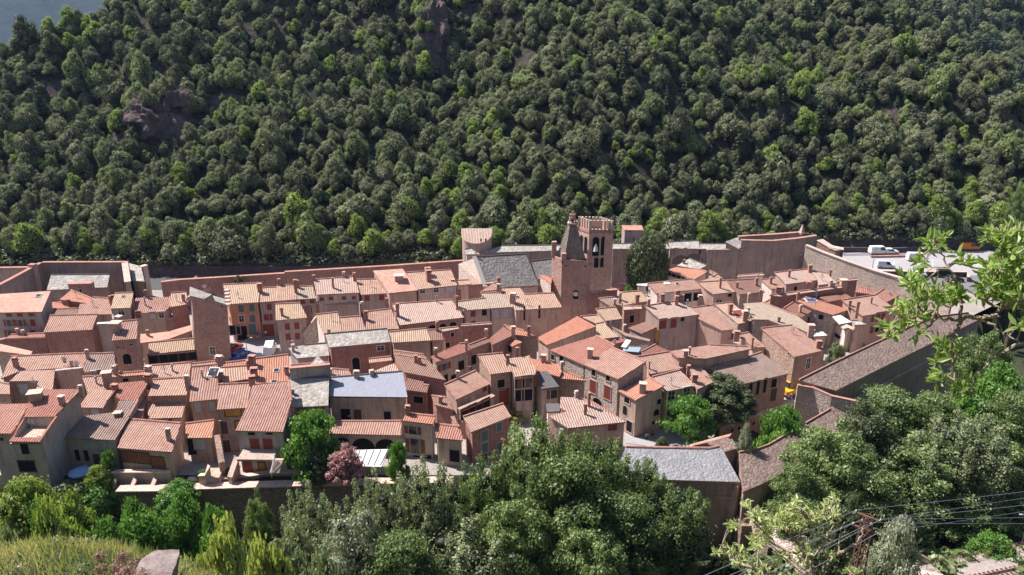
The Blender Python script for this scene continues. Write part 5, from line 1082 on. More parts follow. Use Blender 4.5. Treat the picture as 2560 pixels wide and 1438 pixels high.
for t in cand[:298]:
    k=kind_of(t); d,x,y,z,s=t[:5]
    o=bpy.data.objects.new(NAMES[k],protos[k]); COL.objects.link(o); o.location=(x,y,z-.5); s*=1.0; o.scale=(s*(.82+.36*rng.random()),s*(.82+.36*rng.random()),s*(.8+.5*rng.random())); o.rotation_euler=(0,0,rng.random()*6.28)
    l=LBL[0 if k<4 else k]; tag(o,l[0],'tree',l[1]); first.setdefault(k,o)
for k in range(7):
    if k not in first:
        d,x,y,z,s=cand[298][:5]; o=bpy.data.objects.new(NAMES[k],protos[k]); COL.objects.link(o); o.location=(x,y,z); l=LBL[0 if k<4 else k]; tag(o,l[0],'tree',l[1]); first[k]=o
rest=[(t[1],t[2],t[3]-.5,t[4]*(1.0),kind_of(t)) for t in cand[298:]]
# far hill on the right: smaller conifers
far=[]
yy=438
while yy<760:
    xx=120
    while xx<520:
        x=xx+rng.normal()*1.5; y=yy+rng.normal()*1.5; z=far_r(x,y); px,py,d=proj(x,y,z+3)
        if 2080<px<2640 and -60<py<420: far.append((x,y,z-.6,1.0+.5*rng.random(),int([0,5,2,5,6,5][int(rng.integers(0,6))])))
        xx+=6.3
    yy+=6.3
print('trees', len(cand), 'far', len(far))
def forest(name, L, label):
    me=bpy.data.meshes.new(name); me.from_pydata([(a[0],a[1],a[2]) for a in L],[],[])
    for nm,ty,vals in (('idx','INT',[a[4] for a in L]),('sc','FLOAT',[a[3] for a in L]),('rz','FLOAT',list(rng.random(len(L))*6.28)),('hz','FLOAT',list(.8+.5*rng.random(len(L))))):
        at=me.attributes.new(nm,ty,'POINT'); at.data.foreach_set('value',vals)
    o=bpy.data.objects.new(name,me); COL.objects.link(o); o['kind']='stuff'; o['label']=label; o['category']='forest'
    ng=bpy.data.node_groups.new(name,'GeometryNodeTree'); ng.interface.new_socket('Geometry',in_out='INPUT',socket_type='NodeSocketGeometry'); ng.interface.new_socket('Geometry',in_out='OUTPUT',socket_type='NodeSocketGeometry')
    gi=ng.nodes.new('NodeGroupInput'); go=ng.nodes.new('NodeGroupOutput'); ip=ng.nodes.new('GeometryNodeInstanceOnPoints'); jn=ng.nodes.new('GeometryNodeJoinGeometry')
    for k in reversed(range(7)):   # join keeps link order; the last link made comes first
        oi=ng.nodes.new('GeometryNodeObjectInfo'); oi.inputs['Object'].default_value=first[k]; oi.inputs['As Instance'].default_value=True; ng.links.new(oi.outputs['Geometry'],jn.inputs[0])
    def attr(nm,ty):
        a=ng.nodes.new('GeometryNodeInputNamedAttribute'); a.data_type=ty; a.inputs['Name'].default_value=nm; return a.outputs['Attribute']
    ng.links.new(gi.outputs[0],ip.inputs['Points']); ng.links.new(jn.outputs[0],ip.inputs['Instance']); ip.inputs['Pick Instance'].default_value=True
    ng.links.new(attr('idx','INT'),ip.inputs['Instance Index'])
    cr=ng.nodes.new('ShaderNodeCombineXYZ'); ng.links.new(attr('rz','FLOAT'),cr.inputs[2]); ng.links.new(cr.outputs[0],ip.inputs['Rotation'])
    sc=attr('sc','FLOAT'); mu=ng.nodes.new('ShaderNodeMath'); mu.operation='MULTIPLY'; ng.links.new(sc,mu.inputs[0]); ng.links.new(attr('hz','FLOAT'),mu.inputs[1]); cs=ng.nodes.new('ShaderNodeCombineXYZ'); ng.links.new(sc,cs.inputs[0]); ng.links.new(sc,cs.inputs[1]); ng.links.new(mu.outputs[0],cs.inputs[2]); ng.links.new(cs.outputs[0],ip.inputs['Scale'])
    ng.links.new(ip.outputs[0],go.inputs[0]); md=o.modifiers.new('forest','NODES'); md.node_group=ng; return o
forest('hillside_forest',rest,'dense oak forest covering the upper hillside')
forest('far_forest',far,'fine-grained conifer forest on the ridge beyond the gully')

# ---- big trees near the river, each with trunk and crown parts
def big_proto(seed, mat, H_, R_, ncl, nl, size, style='round', z0=None, rc=None):
    rng=np.random.default_rng(seed); C=[];S=[]
    if style=='round':
        C,S=dome(rng,ncl,R_,H_*.72,H_*.28,rc or R_*.26,.8,.25)
        C2,S2=dome(rng,ncl//2,R_*.6,H_*.5,H_*.3,(rc or R_*.26)*1.1); C+=C2;S+=S2
    elif style=='ball':
        for i in range(ncl):
            u=1-2*(i+.5)/ncl*.92; th=i*2.39996; q=math.sqrt(1-u*u); jt=.16 if ncl>=100 else .0; f=1+jt*rng.normal(); C.append((R_*.86*q*math.cos(th)*f,R_*.86*q*math.sin(th)*f,H_*(.56+.36*u+jt*.25*rng.normal()))); w_=(rc or R_*.2)*(.9+.3*rng.random()); S.append((w_,w_,w_*.8))
    elif style=='plume':     # many upright overlapping plumes of different height
        for k in range(ncl):
            t=k*2.39996; q=math.sqrt((k+.5)/ncl); r=R_*q*.9; bx,by=r*math.cos(t),r*math.sin(t); hh=H_*(1-.25*q*q)*(.9+.1*rng.random()); tx,ty=rng.normal()*.03,rng.normal()*.03
            for j in range(12):
                f=j/11; w_=rc*(.45+1.0*f if f<.45 else 1.2-.8*f)*(.85+.3*rng.random()); z=hh*(.14+.84*f); C.append((bx*(.85+.3*f)+tx*f,by*(.85+.3*f)+ty*f,z)); S.append((w_,w_,.055))
        for k in range(45):
            u=-1+2*(k+.5)/45; q=math.sqrt(1-u*u)*(.55+.35*rng.random()); th=k*2.39996; w_=rc*(.9+.4*rng.random()); C.append((R_*q*math.cos(th),R_*q*math.sin(th),H_*(.48+.34*u))); S.append((w_,w_,w_*.6))
    elif style=='brush':       # several upright leaders, each a stack of tapering tufts
        for k in range(ncl):
            t=k*2.4; r=R_*math.sqrt((k+.5)/ncl)*.85; bx,by=r*math.cos(t),r*math.sin(t); hh=H_*(1-.45*(r/R_)**2)*(.8+.3*rng.random())
            for j in range(8):
                f=j/7; z=hh*(.12+.86*f); w_=(rc or R_*.2)*(1.25-.65*f); C.append((bx*(1+.15*f)+rng.normal()*.25,by*(1+.15*f)+rng.normal()*.25,z)); S.append((w_,w_,w_*1.6))
    elif style=='spray':       # loose open crown made of flattened sprays
        for k in range(ncl):
            t=k*2.4+rng.random(); u=rng.random(); r=R_*math.sqrt(rng.random())*math.sqrt(max(.05,1-u**2)); C.append((r*math.cos(t),r*math.sin(t),H_*(.25+.75*u))); w_=(rc or R_*.2)*(.7+.6*rng.random()); S.append((w_*1.2,w_*1.2,w_*.45))
    lv,t=leaves(rng,C,S,nl,size,.4); cores=[(cc,[q*.5 for q in s]) for cc,s in zip(C,S)][::2]
    cr=foliage_mesh('crown_'+mat,lv,t,mat,cores)
    L=[(cc,0) for cc in C[::max(1,len(C)//9)]]
    tm=trunk(H_*.45,H_*.022,rng,.2,L); me=bpy.data.meshes.new('trunk'); me.from_pydata(tm.v,[],tm.f); me.materials.append(MT['bark'])
    return cr,me
def plant(px,py,H_z,Y,proto,sc,label,name='broadleaf_tree',cat='tree',group=None,rz=0,zscale=1):
    """top of crown at pixel (px,py) at distance Y; the trunk stands on the ground there"""
    p=PY(px,py,Y); r=empty(name,(p.x,Y,H_z),label,cat,group,rz); h=p.z-H_z; r.scale=(sc,sc,h)  # set below
    cr=bpy.data.objects.new('crown',proto[0]); tr=bpy.data.objects.new('trunk',proto[1])
    for o in (cr,tr): COL.objects.link(o); o.parent=r
    return r
PR={}
def getp(key):
    if key not in PR:
        PR[key]={'ball':lambda:big_proto(50,'dark',1,.5,90,190,.026,'ball',rc=.11),'zz':None,'tall':lambda:big_proto(64,'ash',1,.36,15,120,.0135,'plume',rc=.125),'tall2':lambda:big_proto(65,'ash',1,.34,11,130,.0135,'plume',rc=.13),'ash':lambda:big_proto(51,'ash',1,.42,80,330,.0145,'round',rc=.085),'ash2':lambda:big_proto(52,'ash',1,.40,110,230,.0145,'spray',rc=.085),
         'willow':lambda:big_proto(53,'olive',1,.36,17,110,.0125,'plume',rc=.115),'poplar':lambda:big_proto(54,'ash',1,.26,16,260,.0145,'brush',rc=.085),
         'silver':lambda:big_proto(55,'silver',1,.55,60,380,.021,'round',rc=.14),'dense':lambda:big_proto(56,'dark',1,.45,80,330,.018,'round',rc=.10),
         'bright':lambda:big_proto(57,'green',1,.5,70,300,.026,'round',rc=.13),'yel':lambda:big_proto(58,'yel',1,.5,60,280,.027,'round',rc=.13),
         'lime':lambda:big_proto(59,'lime',1,.6,60,110,.035,'spray',rc=.13),'pink':lambda:big_proto(60,'pink',1,.55,40,150,.04,'round',rc=.14),'olv':lambda:big_proto(61,'olive',1,.55,50,180,.03,'round',rc=.13),
         'fig':lambda:big_proto(62,'green',1,.75,55,130,.05,'spray',rc=.18),'oakb':lambda:big_proto(63,'dark',1,.5,60,170,.035,'round',rc=.13)}[key]()
    return PR[key]
def T(key,px,py,Y,wpx,label,base=-7.5,name='broadleaf_tree',cat='tree',group=None,rz=0):
    p=PY(px,py,Y); h=p.z-base; pr=getp(key); rad={'ball':.5,'tall':.36,'tall2':.34,'ash':.42,'ash2':.40,'willow':.36,'poplar':.26,'silver':.55,'dense':.45,'bright':.5,'yel':.5,'lime':.6,'pink':.55,'olv':.55,'fig':.75,'oakb':.5}[key]*1.1
    d=(p-Vector((0,0,CH))).length; w=wpx/2*d/FPX; s=w/rad
    r=empty(name,(p.x,Y,base),label,cat,group,rz); r.scale=(s,s,h*.97)
    for nm,me in (('crown',pr[0]),('trunk',pr[1])): o=bpy.data.objects.new(nm,me); COL.objects.link(o); o.parent=r
    return r
gB='large trees along the riverside'
for a in (
 ('tall',1345,1025,80,250,'tall ash with a double crown standing right before the brick warehouse'),
 ('tall2',1485,1045,81,215,'leafy tall tree touching the left end of the grey slate bastion'),
 ('ash2',1420,1140,76,300,'broad dark ash below the double-crowned ash'),
 ('tall2',1215,1115,77,180,'olive willow-like tree left of the tall double-crowned ash'),
 ('willow',1050,1130,75,200,'feathery olive tree below the white canopy'),
 ('willow',940,1170,74,190,'dark leafy tree under the feathery olive tree'),
 ('willow',765,1205,74,170,'slim pale olive tree in front of the long garden wall'),
 ('silver',880,1330,68,250,'pale silvery bush-like tree at the bottom edge left of centre'),
 ('tall2',1618,1122,82,140,'slender pointed tree rising before the slate bastion roof'),
 ('tall2',1690,1190,79,190,'medium green tree against the slate bastion wall'),
 ('ash2',1560,1240,75,260,'wide dark tree at the bottom edge in front of the bastion'),
 ('willow',1130,1290,70,330,'wide bushy olive tree at the bottom edge centre'),
 ('ash',1290,1260,72,250,'shaded green tree at the bottom edge right of centre'),
 ('olv',730,1330,66,180,'small greyish bush-like tree at the bottom edge by the yellow-green shrubs'),
 ('ash2',1000,1340,66,260,'low green tree filling the bottom edge below the canopy'),
 ('ash',1470,1330,70,260,'low shadowy tree at the bottom edge below the leafy tall tree'),
 ('ash',2090,1085,88,270,'huge round ash beside the brown-roofed rampart corner'),
 ('ash2',1995,1165,84,150,'left lobe ash hanging over the brown slab roof'),
 ('ash2',2230,975,101,230,'dark ash growing against the shaded outer rampart'),
 ('dense',2180,1045,94,200,'darker tree behind the huge round ash'),
 ('ash',2475,850,112,150,'light ash near the far stretch of the covered rampart'),
 ('bright',2500,930,106,150,'vivid green tree mass behind the hanging leaf branch'),
 ('ash',2330,1120,90,290,'tall broad ash in the middle of the riverside wood'),
 ('willow',2440,1010,90,220,'tall olive-green tree at the right edge above the power lines'),
 ('ash2',2550,985,96,180,'tree cut by the right frame edge high above the power lines'),
 ('ash',2525,1120,92,200,'tree at the right frame edge crossed by the power lines'),
 ('ash2',2190,1180,84,200,'shaded lower tree behind the lattice pylon'),
 ('ash',2420,1225,87,210,'leafy tree beneath the power lines right of the pylon'),
 ('silver',2250,1350,64,170,'pale silver-leaved shrub tree right of the lattice pylon'),
 ('ash2',2010,1240,82,200,'dark tree above the pale footbridge'),
 ('ash',2550,1250,87,150,'dark tree at the right edge above the railway'),
 ('bright',2490,1345,79.5,110,'bright green bush beside the railway fence'),
 ('dense',2120,1290,72,160,'dark undergrowth tree left of the pylon'),
 ('ash2',2345,985,99,170,'green tree in the middle distance before the outer rampart'),
 ('ash',2580,600,150,150,'tall bright tree at the right edge beyond the leafy branch'),
 ('ash',2562,465,200,60,'vivid green tree at the far right below the hill'),
 ('bright',2478,455,215,60,'rounded vivid green tree on the far roadside at right'),
): T(*a[:6],base=0 if a[3]>140 else -7.5,group=gB,rz=random.random()*6,name='riverside_tree')
gC='courtyard and garden plants in town'
T('ball',1624,583,158,116,'big dense round dark tree beside the bell tower',0,'round_tree','tree')
T('dense',1815,950,108,165,'broad dark tree shading the street by the ochre yellow house',0,'dark_street_tree','tree')
T('fig',1730,1000,101,135,'light green tree with layered leaves before the ochre yellow house',0,'light_street_tree','tree')
T('fig',770,1040,94,165,'bright green leafy tree between the rose-tiled house and the arcaded porch',-1,'garden_tree','tree')
T('oakb',790,1150,91,75,'dark green bush below the bright garden tree',-1,'garden_bush','bush')
T('pink',858,1130,90,98,'pink flowering oleander beside the white canopy',.3,'oleander','bush')
T('fig',992,1108,91,62,'climbing green bush at the left corner of the cream front house',-2,'climbing_bush','bush')
T('fig',1965,1025,98,120,'fig-like bush in the sunken court below the street',-4,'court_bush','bush')
T('silver',1865,1083,92,52,'small grey olive tree in the sunken court',-4,'olive_tree','tree')
T('oakb',1655,1098,97,38,'clipped dome-shaped shrub on the street corner',0,'clipped_shrub','bush')
T('fig',505,1178,92,34,'small green shrub growing in the dark front yard',-.5,'yard_plant','bush')
T('olv',432,1168,93,26,'little grey-green plant beside the garden balustrade',-.5,'yard_plant','bush')
T('oakb',575,1170,92.5,30,'dark climbing plant near the pale stone ramp wall',-.5,'yard_plant','bush')
T('olv',2098,858,124,48,'grey-green garden shrub beside the covered rampart',0,'garden_shrub','bush')
T('fig',1330,1003,109.5,55,'small leafy shrub behind the tree tops below the cream tiled house',0,'yard_shrub','bush')
T('lime',1290,1025,107.5,60,'yellow-green bush in the yard behind the red brick warehouse',0,'yard_bush','bush')
T('fig',265,1130,92,40,'small palm-leaved bush on the dark terrace by the pale blue house',-1,'terrace_bush','bush')
T('yel',240,1175,90,70,'dry yellowish shrub below the dark terrace',-2,'terrace_shrub','bush')
T('bright',1570,720,150,40,'green climber behind the red parasols',0,'terrace_climber','bush')
T('oakb',595,695,156.5,36,'ivy patch climbing the long red rear rampart',3,'ivy_patch','ivy')
T('green' if False else 'bright',225,1215,88.5,110,'green ivy mound spilling over the buttressed wall',-4,'ivy_mound','ivy')
T('bright',440,1212,88.5,110,'green ivy clump spilling over the white-capped rampart',-4,'ivy_clump','ivy')
T('oakb',160,1225,87,150,'dark ivy at the foot of the front-left house',-6,'dark_ivy','ivy')
gD='shrubs on the near bank'
for a in (('yel',60,1222,80,170,'yellow-green tree at the bottom left under the front-left house'),('yel',175,1270,72,130,'darker yellow-green tree right of the bottom-left corner tree'),
 ('bright',350,1305,70,190,'mid-green feathery shrub on the near bank'),('bright',450,1258,74,130,'vivid green bush on the near bank below the ivy clump'),
 ('bright',250,1340,62,170,'soft green shrub mass above the grassy slope'),('ash',640,1255,74,100,'upright vivid green shrub before the dark rampart'),
 ('lime',560,1320,52,200,'pale yellow-green leafy bush right of the boulder'),('lime',660,1355,46,170,'pale leafy bush with bare twigs at the bottom edge'),
 ('lime',480,1395,40,110,'low pale leafy bush beside the boulder'),('olv',20,1330,50,120,'dull olive bush at the bottom left corner'),('yel',120,1320,60,150,'mustard-green bush above the dry grass'),
 ('bright',110,1285,66,110,'fresh green bush amid the yellow-green ones at bottom left'),('bright',330,1275,72,110,'round fresh bush below the ivy mound'),('green' if 0 else 'bright',540,1290,66,120,'leafy green bush left of the upright shrub'),('olv',800,1400,56,170,'grey-green bush at the bottom edge')): T(*a,base=-7 if a[3]>60 else knoll(PY(a[1],a[2],a[3]).x,a[3],base_h(0,a[3]))-1,group=gD,name='bank_shrub',cat='bush',rz=random.random()*6)
# undergrowth on the banks: one uncountable mass
ur=np.random.default_rng(5); C=[];S=[]
for k in range(900):
    x=ur.uniform(-75,100); y=ur.uniform(56,118)
    if y>front(x)-2: continue
    z=knoll(x,y,base_h(x,y)); s=ur.uniform(.7,2.0); C.append((x,y,z+s*.3)); S.append((s,s,s*.8))
lv,t=leaves(ur,C,S,60,.5); me=foliage_mesh('bank_undergrowth',lv,t,'ash',[(c_,[q*.7 for q in s]) for c_,s in zip(C,S)]); o=bpy.data.objects.new('bank_undergrowth',me); COL.objects.link(o); tag(o,kind='stuff')
C=[];S=[]
for k in range(2600):
    x=ur.uniform(-150,175); s0=ur.uniform(.5,9)**1.0; y=foot(x)+s0-.5; z=hill_h(x,y); s=.5+1.5*ur.random()**2.5; C.append((x,y,z+s*.2)); S.append((s,s,s*.7))
lv,t=leaves(ur,C,S,40,.42); me=foliage_mesh('hill_foot_scrub',lv,t,'oak',[(c_,[q*.7 for q in s]) for c_,s in zip(C,S)]); o=bpy.data.objects.new('hill_foot_scrub',me); COL.objects.link(o); tag(o,kind='stuff')
# dry grass on the near knoll
gv=[];gt=[]
for k in range(26000):
    x=ur.uniform(-24,-7.5); y=ur.uniform(14,34); z=knoll(x,y,base_h(x,y)); h=ur.uniform(.15,.5); a=ur.uniform(0,6.28); dx,dy=math.cos(a)*.02,math.sin(a)*.02; lx,ly=ur.normal()*.12,ur.normal()*.12
    gv+=[(x-dx,y-dy,z-.05),(x+dx,y+dy,z-.05),(x+lx+dx*.3,y+ly+dy*.3,z+h),(x+lx-dx*.3,y+ly-dy*.3,z+h)]; gt.append(min(1,max(0,.5+nz(x,y,.6,4)*1.6+ur.normal()*.2)))
me=foliage_mesh('dry_grass',np.array(gv),np.array(gt),'grass'); o=bpy.data.objects.new('dry_grass',me); COL.objects.link(o); tag(o,kind='stuff')

# low weeds and thorny shrubs scattered on the near slope
C=[];S=[]
for k in range(130):
    x=ur.uniform(-22,-8); y=ur.uniform(15,30); z=knoll(x,y,base_h(x,y)); s=ur.uniform(.12,.4); C.append((x,y,z+s*.4)); S.append((s,s,s*.8))
lv,t=leaves(ur,C,S,120,.06,.2); me=foliage_mesh('slope_weeds',lv,t,'olive'); o=bpy.data.objects.new('slope_weeds',me); COL.objects.link(o); tag(o,kind='stuff')
C=[];S=[]
for (px,py,d_) in ((300,1425,18),(330,1438,17),(290,1405,19)):
    p=PD_(px,py,d_); 
    for k in range(5): C.append((p.x+ur.normal()*.2,p.y+ur.normal()*.2,p.z-.12+ur.normal()*.05)); S.append((.15,.15,.12))
LF['dryshrub']=m_leaf('dry_pink_brown_twigs',(.22,.13,.11),(.40,.27,.23),.3,.1)
lv,t=leaves(ur,C,S,420,.028,.1); me=foliage_mesh('dry_shrubs',lv,t,'dryshrub'); o=bpy.data.objects.new('dry_shrubs',me); COL.objects.link(o); tag(o,kind='stuff')
# ---------------------------------------------------------------- vehicles, people and small things
PAINT={}
def paint(n,c_,r=.3):
    if n not in PAINT: PAINT[n]=m_plain('paint_'+n,c_,r)
    return PAINT[n]
def car(label,view,x,y,rz,kind,col,z=.12,cat='car',name='parked_car',group=None):
    p=P(*c(view,x,y),z); r=empty(name,p,label,cat,group,rz); o=(0,0,0)
    L,Wd,prof,cab,hood={'car':(4.2,1.75,[(-2.1,.35),(2.1,.35),(2.1,.75),(1.95,.88),(1.0,.95),(-1.85,.98),(-2.1,.85)],[(-1.75,.96),(1.05,.93),(.35,1.45),(-1.3,1.47)],0),
     'van':(5.0,1.95,[(-2.5,.4),(2.5,.4),(2.5,.95),(2.35,1.1),(1.7,1.25),(-2.45,1.3),(-2.5,1.1)],[(-2.45,1.28),(1.75,1.22),(1.1,2.1),(-2.35,2.15)],0),
     'small_van':(4.3,1.8,[(-2.15,.35),(2.15,.35),(2.15,.8),(2.0,.95),(1.3,1.05),(-2.1,1.1),(-2.15,1.0)],[(-2.1,1.08),(1.35,1.02),(.7,1.75),(-2.0,1.85)],0)}[kind]
    def side(m,pr,w0,w1=None,mi=0):
        zl=min(q[1] for q in pr); zh=max(q[1] for q in pr)
        wd=lambda z:(w0+( (w1 or w0)-w0)*(z-zl)/max(.01,zh-zl))/2
        a=[Vector((q[0],-wd(q[1]),q[1])) for q in pr]; b=[Vector((q[0],wd(q[1]),q[1])) for q in pr]; m.prism(a,b,mi)
    m=M(); side(m,prof,Wd); bo=m.obj('body',col,r); bv=bo.modifiers.new('b','BEVEL'); bv.width=.07; bv.segments=2
    m=M(); side(m,cab,Wd*.95,Wd*.76); m.obj('windows',MT['glass'],r)
    t=[q for q in cab if q[1]>cab[0][1]+.2]; m=M(); x0,x1=min(q[0] for q in t),max(q[0] for q in t); zt=max(q[1] for q in t)
    m.box(((x0+x1)/2,0,zt-.04),((x1-x0)+.1,Wd*.78,.09))
    if kind!='car': m.prism([Vector((q,s*Wd*.40,zt-.02)) for q,s in((-.1,1),(x0-.02,1),(x0-.02,-1),(-.1,-1))],[Vector((q,s*Wd*.482,cab[0][1]-.02)) for q,s in((.1,1),(-L/2+.03,1),(-L/2+.03,-1),(.1,-1))])
    else:
        for q in (-.45,):
            for s in (-1,1): m.bar((q,s*Wd*.475,.95),(q,s*Wd*.385,zt),.09)
        for s in (-1,1):
            m.bar((cab[1][0],s*Wd*.47,.95),(cab[2][0],s*Wd*.38,zt),.07); m.bar((cab[0][0],s*Wd*.47,.97),(cab[3][0],s*Wd*.38,zt),.1)
    m.obj('roof',col,r)
    for sx in (-1,1):
        for s in (-1,1):
            m=M(); cx=sx*L*.31; m.tube([(cx,s*(Wd/2-.2),.33),(cx,s*(Wd/2+.01),.33)],[.33,.33],12); w_=m.obj('wheel',MT['rubber'],r); m=M(); m.tube([(cx,s*(Wd/2),.33),(cx,s*(Wd/2+.03),.33)],[.2,.18],10); m.obj('rim',MT['metal'],w_)
    for s in (-1,1):
        m=M(); m.box((L/2,s*Wd*.36,.68),(.06,.3,.14)); m.obj('headlight',MT['whitep'],r); m=M(); m.box((-L/2,s*Wd*.4,.7),(.06,.2,.2)); m.obj('tail_light',MT['redsh'],r)
    return r
wh=paint('white',(.78,.79,.81)); sv=paint('silver',(.45,.47,.50)); bk=paint('black',(.03,.03,.035)); og=paint('orange',(.75,.22,.02)); bl=paint('blue',(.03,.10,.45)); rd=paint('red',(.45,.03,.03))
car('white panel van at the back edge of the carpark','I',1357,245,0.05,'van',wh,cat='van',name='white_van')
car('white car parked beside the white panel van','I',1450,243,.05,'car',wh)
car('white minibus standing in the middle of the carpark','I',1668,300,-.05,'van',wh,cat='minibus',name='minibus')
car('silver estate car alone in the lower carpark','I',1412,358,-.12,'small_van',paint('pale_silver',(.6,.62,.66)),cat='car')
car('orange van driving on the shaded main road','I',2093,212,0,'van',og,cat='van',name='orange_van')
car('white car half hidden behind leaves on the lower street','I',1672,432,.1,'car',wh)
car('black estate car behind leaves beneath the carpark wall','I',1905,432,-.1,'small_van',bk)
car('black saloon nearest the camera on the lower street','I',1972,468,0,'car',bk)
car('white camper van parked on the sunny plaza','B',1082,1262,1.75,'van',wh,cat='camper van',name='camper_van')
car('blue car parked in the shade of the square tower','B',722,1325,1.2,'car',bl)
car('red car half hidden beside the square tower','B',642,1240,1.3,'car',rd)
car('silver estate car on the street above the retaining wall','K',1795,400,.35,'car',sv)
# yellow digger
p=P(*c('K',2058,322),.12); dg=empty('digger',p,'yellow tracked digger under the bastion wall','digger',None,.5); ye=paint('yellow',(.75,.42,.03))
for s in (-1,1): m=M(); m.box((0,s*.8,0),(2.6,.4,.55)); m.obj('track',MT['rubber'],dg)
m=M(); m.box((-.3,0,.6),(2.1,1.6,.8)); m.obj('body',ye,dg); m=M(); m.box((.2,.4,1.4),(1.0,.75,1.1)); m.obj('cab',MT['glass'],dg); m=M(); m.box((.2,.4,2.5),(1.1,.85,.08)); m.obj('cab_roof',ye,dg)
m=M(); m.bar((.7,-.3,1.0),(2.0,-.3,2.7),.3); m.bar((2.0,-.3,2.7),(3.2,-.3,1.4),.24); m.obj('boom',ye,dg); m=M(); m.box((3.2,-.3,.7),(.6,.7,.7),0,0,.7); m.obj('bucket',MT['iron'],dg)
# motorcycles
for i,(x,y,l) in enumerate(((1978,214,'dark motorcycle on the main road left of the orange van'),(2008,212,'second dark motorcycle close behind the first on the main road'))):
    p=P(*c('I',x,y),.12); r=empty('motorcycle',p,l,'motorcycle','motorcycles on the main road',.1)
    for s in (-1,1): m=M(); m.tube([(s*.72,-.07,.32),(s*.72,.07,.32)],[.32,.32],12); m.obj('wheel',MT['rubber'],r)
    m=M(); m.box((0,0,.35),(.9,.3,.45),0,0,.7); m.bar((.3,0,.8),(.75,0,.35),.09); m.bar((-.2,0,.75),(-.75,0,.5),.14); m.obj('body',rd if i else bk,r); m=M(); m.bar((.38,-.35,1.0),(.38,.35,1.0),.05); m.obj('handlebar',MT['metal'],r); m=M(); m.box((-.3,0,.78),(.6,.28,.12)); m.obj('saddle',MT['rubber'],r)
# people
SK=m_plain('skin',(.50,.27,.19),.6)
def person(label,p,top,low,pose='stand',rz=0,hair=(.06,.03,.02),shirtless=False):
    J=dict(stand=dict(pel=(0,0,.93),ch=(0,0,1.32),nk=(0,0,1.47),hd=(0,.01,1.62),kL=(.11,.02,.5),aL=(.12,-.02,.08),tL=(.13,.16,.04),kR=(-.11,.03,.5),aR=(-.12,0,.08),tR=(-.14,.17,.04),eL=(.29,-.02,1.12),wL=(.31,.08,.86),eR=(-.29,-.02,1.12),wR=(-.31,.1,.86)),
           walk=dict(pel=(0,0,.91),ch=(0,.03,1.31),nk=(0,.04,1.46),hd=(0,.07,1.61),kL=(.1,.22,.5),aL=(.1,.3,.1),tL=(.1,.46,.08),kR=(-.1,-.05,.5),aR=(-.1,-.36,.16),tR=(-.1,-.24,.05),eL=(.27,-.16,1.13),wL=(.25,-.12,.9),eR=(-.27,.12,1.12),wR=(-.24,.3,.98)),
           sit=dict(pel=(0,0,.16),ch=(0,-.05,.58),nk=(0,-.03,.73),hd=(0,.02,.88),kL=(.16,.42,.5),aL=(.14,.62,.1),tL=(.15,.78,.05),kR=(-.16,.42,.46),aR=(-.14,.66,.1),tR=(-.15,.82,.05),eL=(.3,.15,.42),wL=(.16,.4,.5),eR=(-.3,.15,.42),wR=(-.16,.4,.48)))[pose]
    names=['pel','ch','nk','hd','sL','eL','wL','hL','sR','eR','wR','hR','pL','kL','aL','tL','pR','kR','aR','tR']
    J=dict(J); ch=Vector(J['ch']); pl=Vector(J['pel']); J['sL']=tuple(ch+Vector((.19,0,.06))); J['sR']=tuple(ch+Vector((-.19,0,.06))); J['pL']=tuple(pl+Vector((.1,.01,-.06))); J['pR']=tuple(pl+Vector((-.1,.01,-.06)))
    for s in 'LR': w_=Vector(J['w'+s]); e=Vector(J['e'+s]); J['h'+s]=tuple(w_+(w_-e).normalized()*.15)
    E=[('pel','ch'),('ch','nk'),('nk','hd')]+[(a+s,b+s) for s in 'LR' for a,b in (('s','e'),('e','w'),('w','h'),('p','k'),('k','a'),('a','t'))]+[('ch','sL'),('ch','sR'),('pel','pL'),('pel','pR')]
    rad=dict(pel=.15,ch=.155,nk=.055,hd=.1,s=.075,e=.05,w=.036,h=.04,p=.105,k=.065,a=.045,t=.04)
    me=bpy.data.meshes.new('person'); me.from_pydata([J[n] for n in names],[(names.index(a),names.index(b)) for a,b in E],[]); r=bpy.data.objects.new('person',me); COL.objects.link(r); r.location=p; r.rotation_euler=(0,0,rz)
    mod=r.modifiers.new('skin','SKIN'); L=me.skin_vertices[0].data
    for i,n in enumerate(names): q=rad.get(n,rad.get(n[0],.05)); L[i].radius=(q,q*(.8 if n in('ch','pel') else 1)); L[i].use_root=(n=='pel')
    r.modifiers.new('s','SUBSURF').levels=1; r.modifiers['s'].render_levels=1; me.materials.append(SK); tag(r,label,'person')
    def cloth(nm,segs,mat):
        m=M()
        for a,b,ra,rb in segs:
            a,b=Vector(J[a]),Vector(J[b]); k=8; m.tube([a,(a+b)/2,b],[ra,(ra+rb)/2,rb],10)
        m.obj(nm,mat,r)
    if not shirtless: cloth('shirt',[('pel','ch',.17,.185),('ch','nk',.18,.09),('sL','eL',.09,.075),('sR','eR',.09,.075)],top)
    cloth('trousers',[('pel','pel2' if False else 'ch',.165,.14)] if False else [('pL','kL',.125,.09),('pR','kR',.125,.09),('pL','pR',.13,.13)],low)
    m=M(); h=Vector(J['hd']); m.tube([h+Vector((0,-.03,.0)),h+Vector((0,-.03,.07)),h+Vector((0,-.01,.13))],[.105,.1,.04],10); m.obj('hair',m_plain('hair',hair,.8),r)
    m=M(); m.box((h.x,h.y+.095,h.z-.02),(.03,.04,.05)); m.obj('nose',SK,r)
    return r
cw=m_plain('white_cloth',(.72,.70,.68),.9); cb=m_plain('blue_cloth',(.08,.12,.3),.9); cd=m_plain('dark_cloth',(.05,.05,.06),.9); cp=m_plain('pink_cloth',(.6,.3,.28),.9)
person('walker in a pink top on the street near the yellow digger',P(*c('K',1996,388),.12),cp,cd,'walk',1.2)
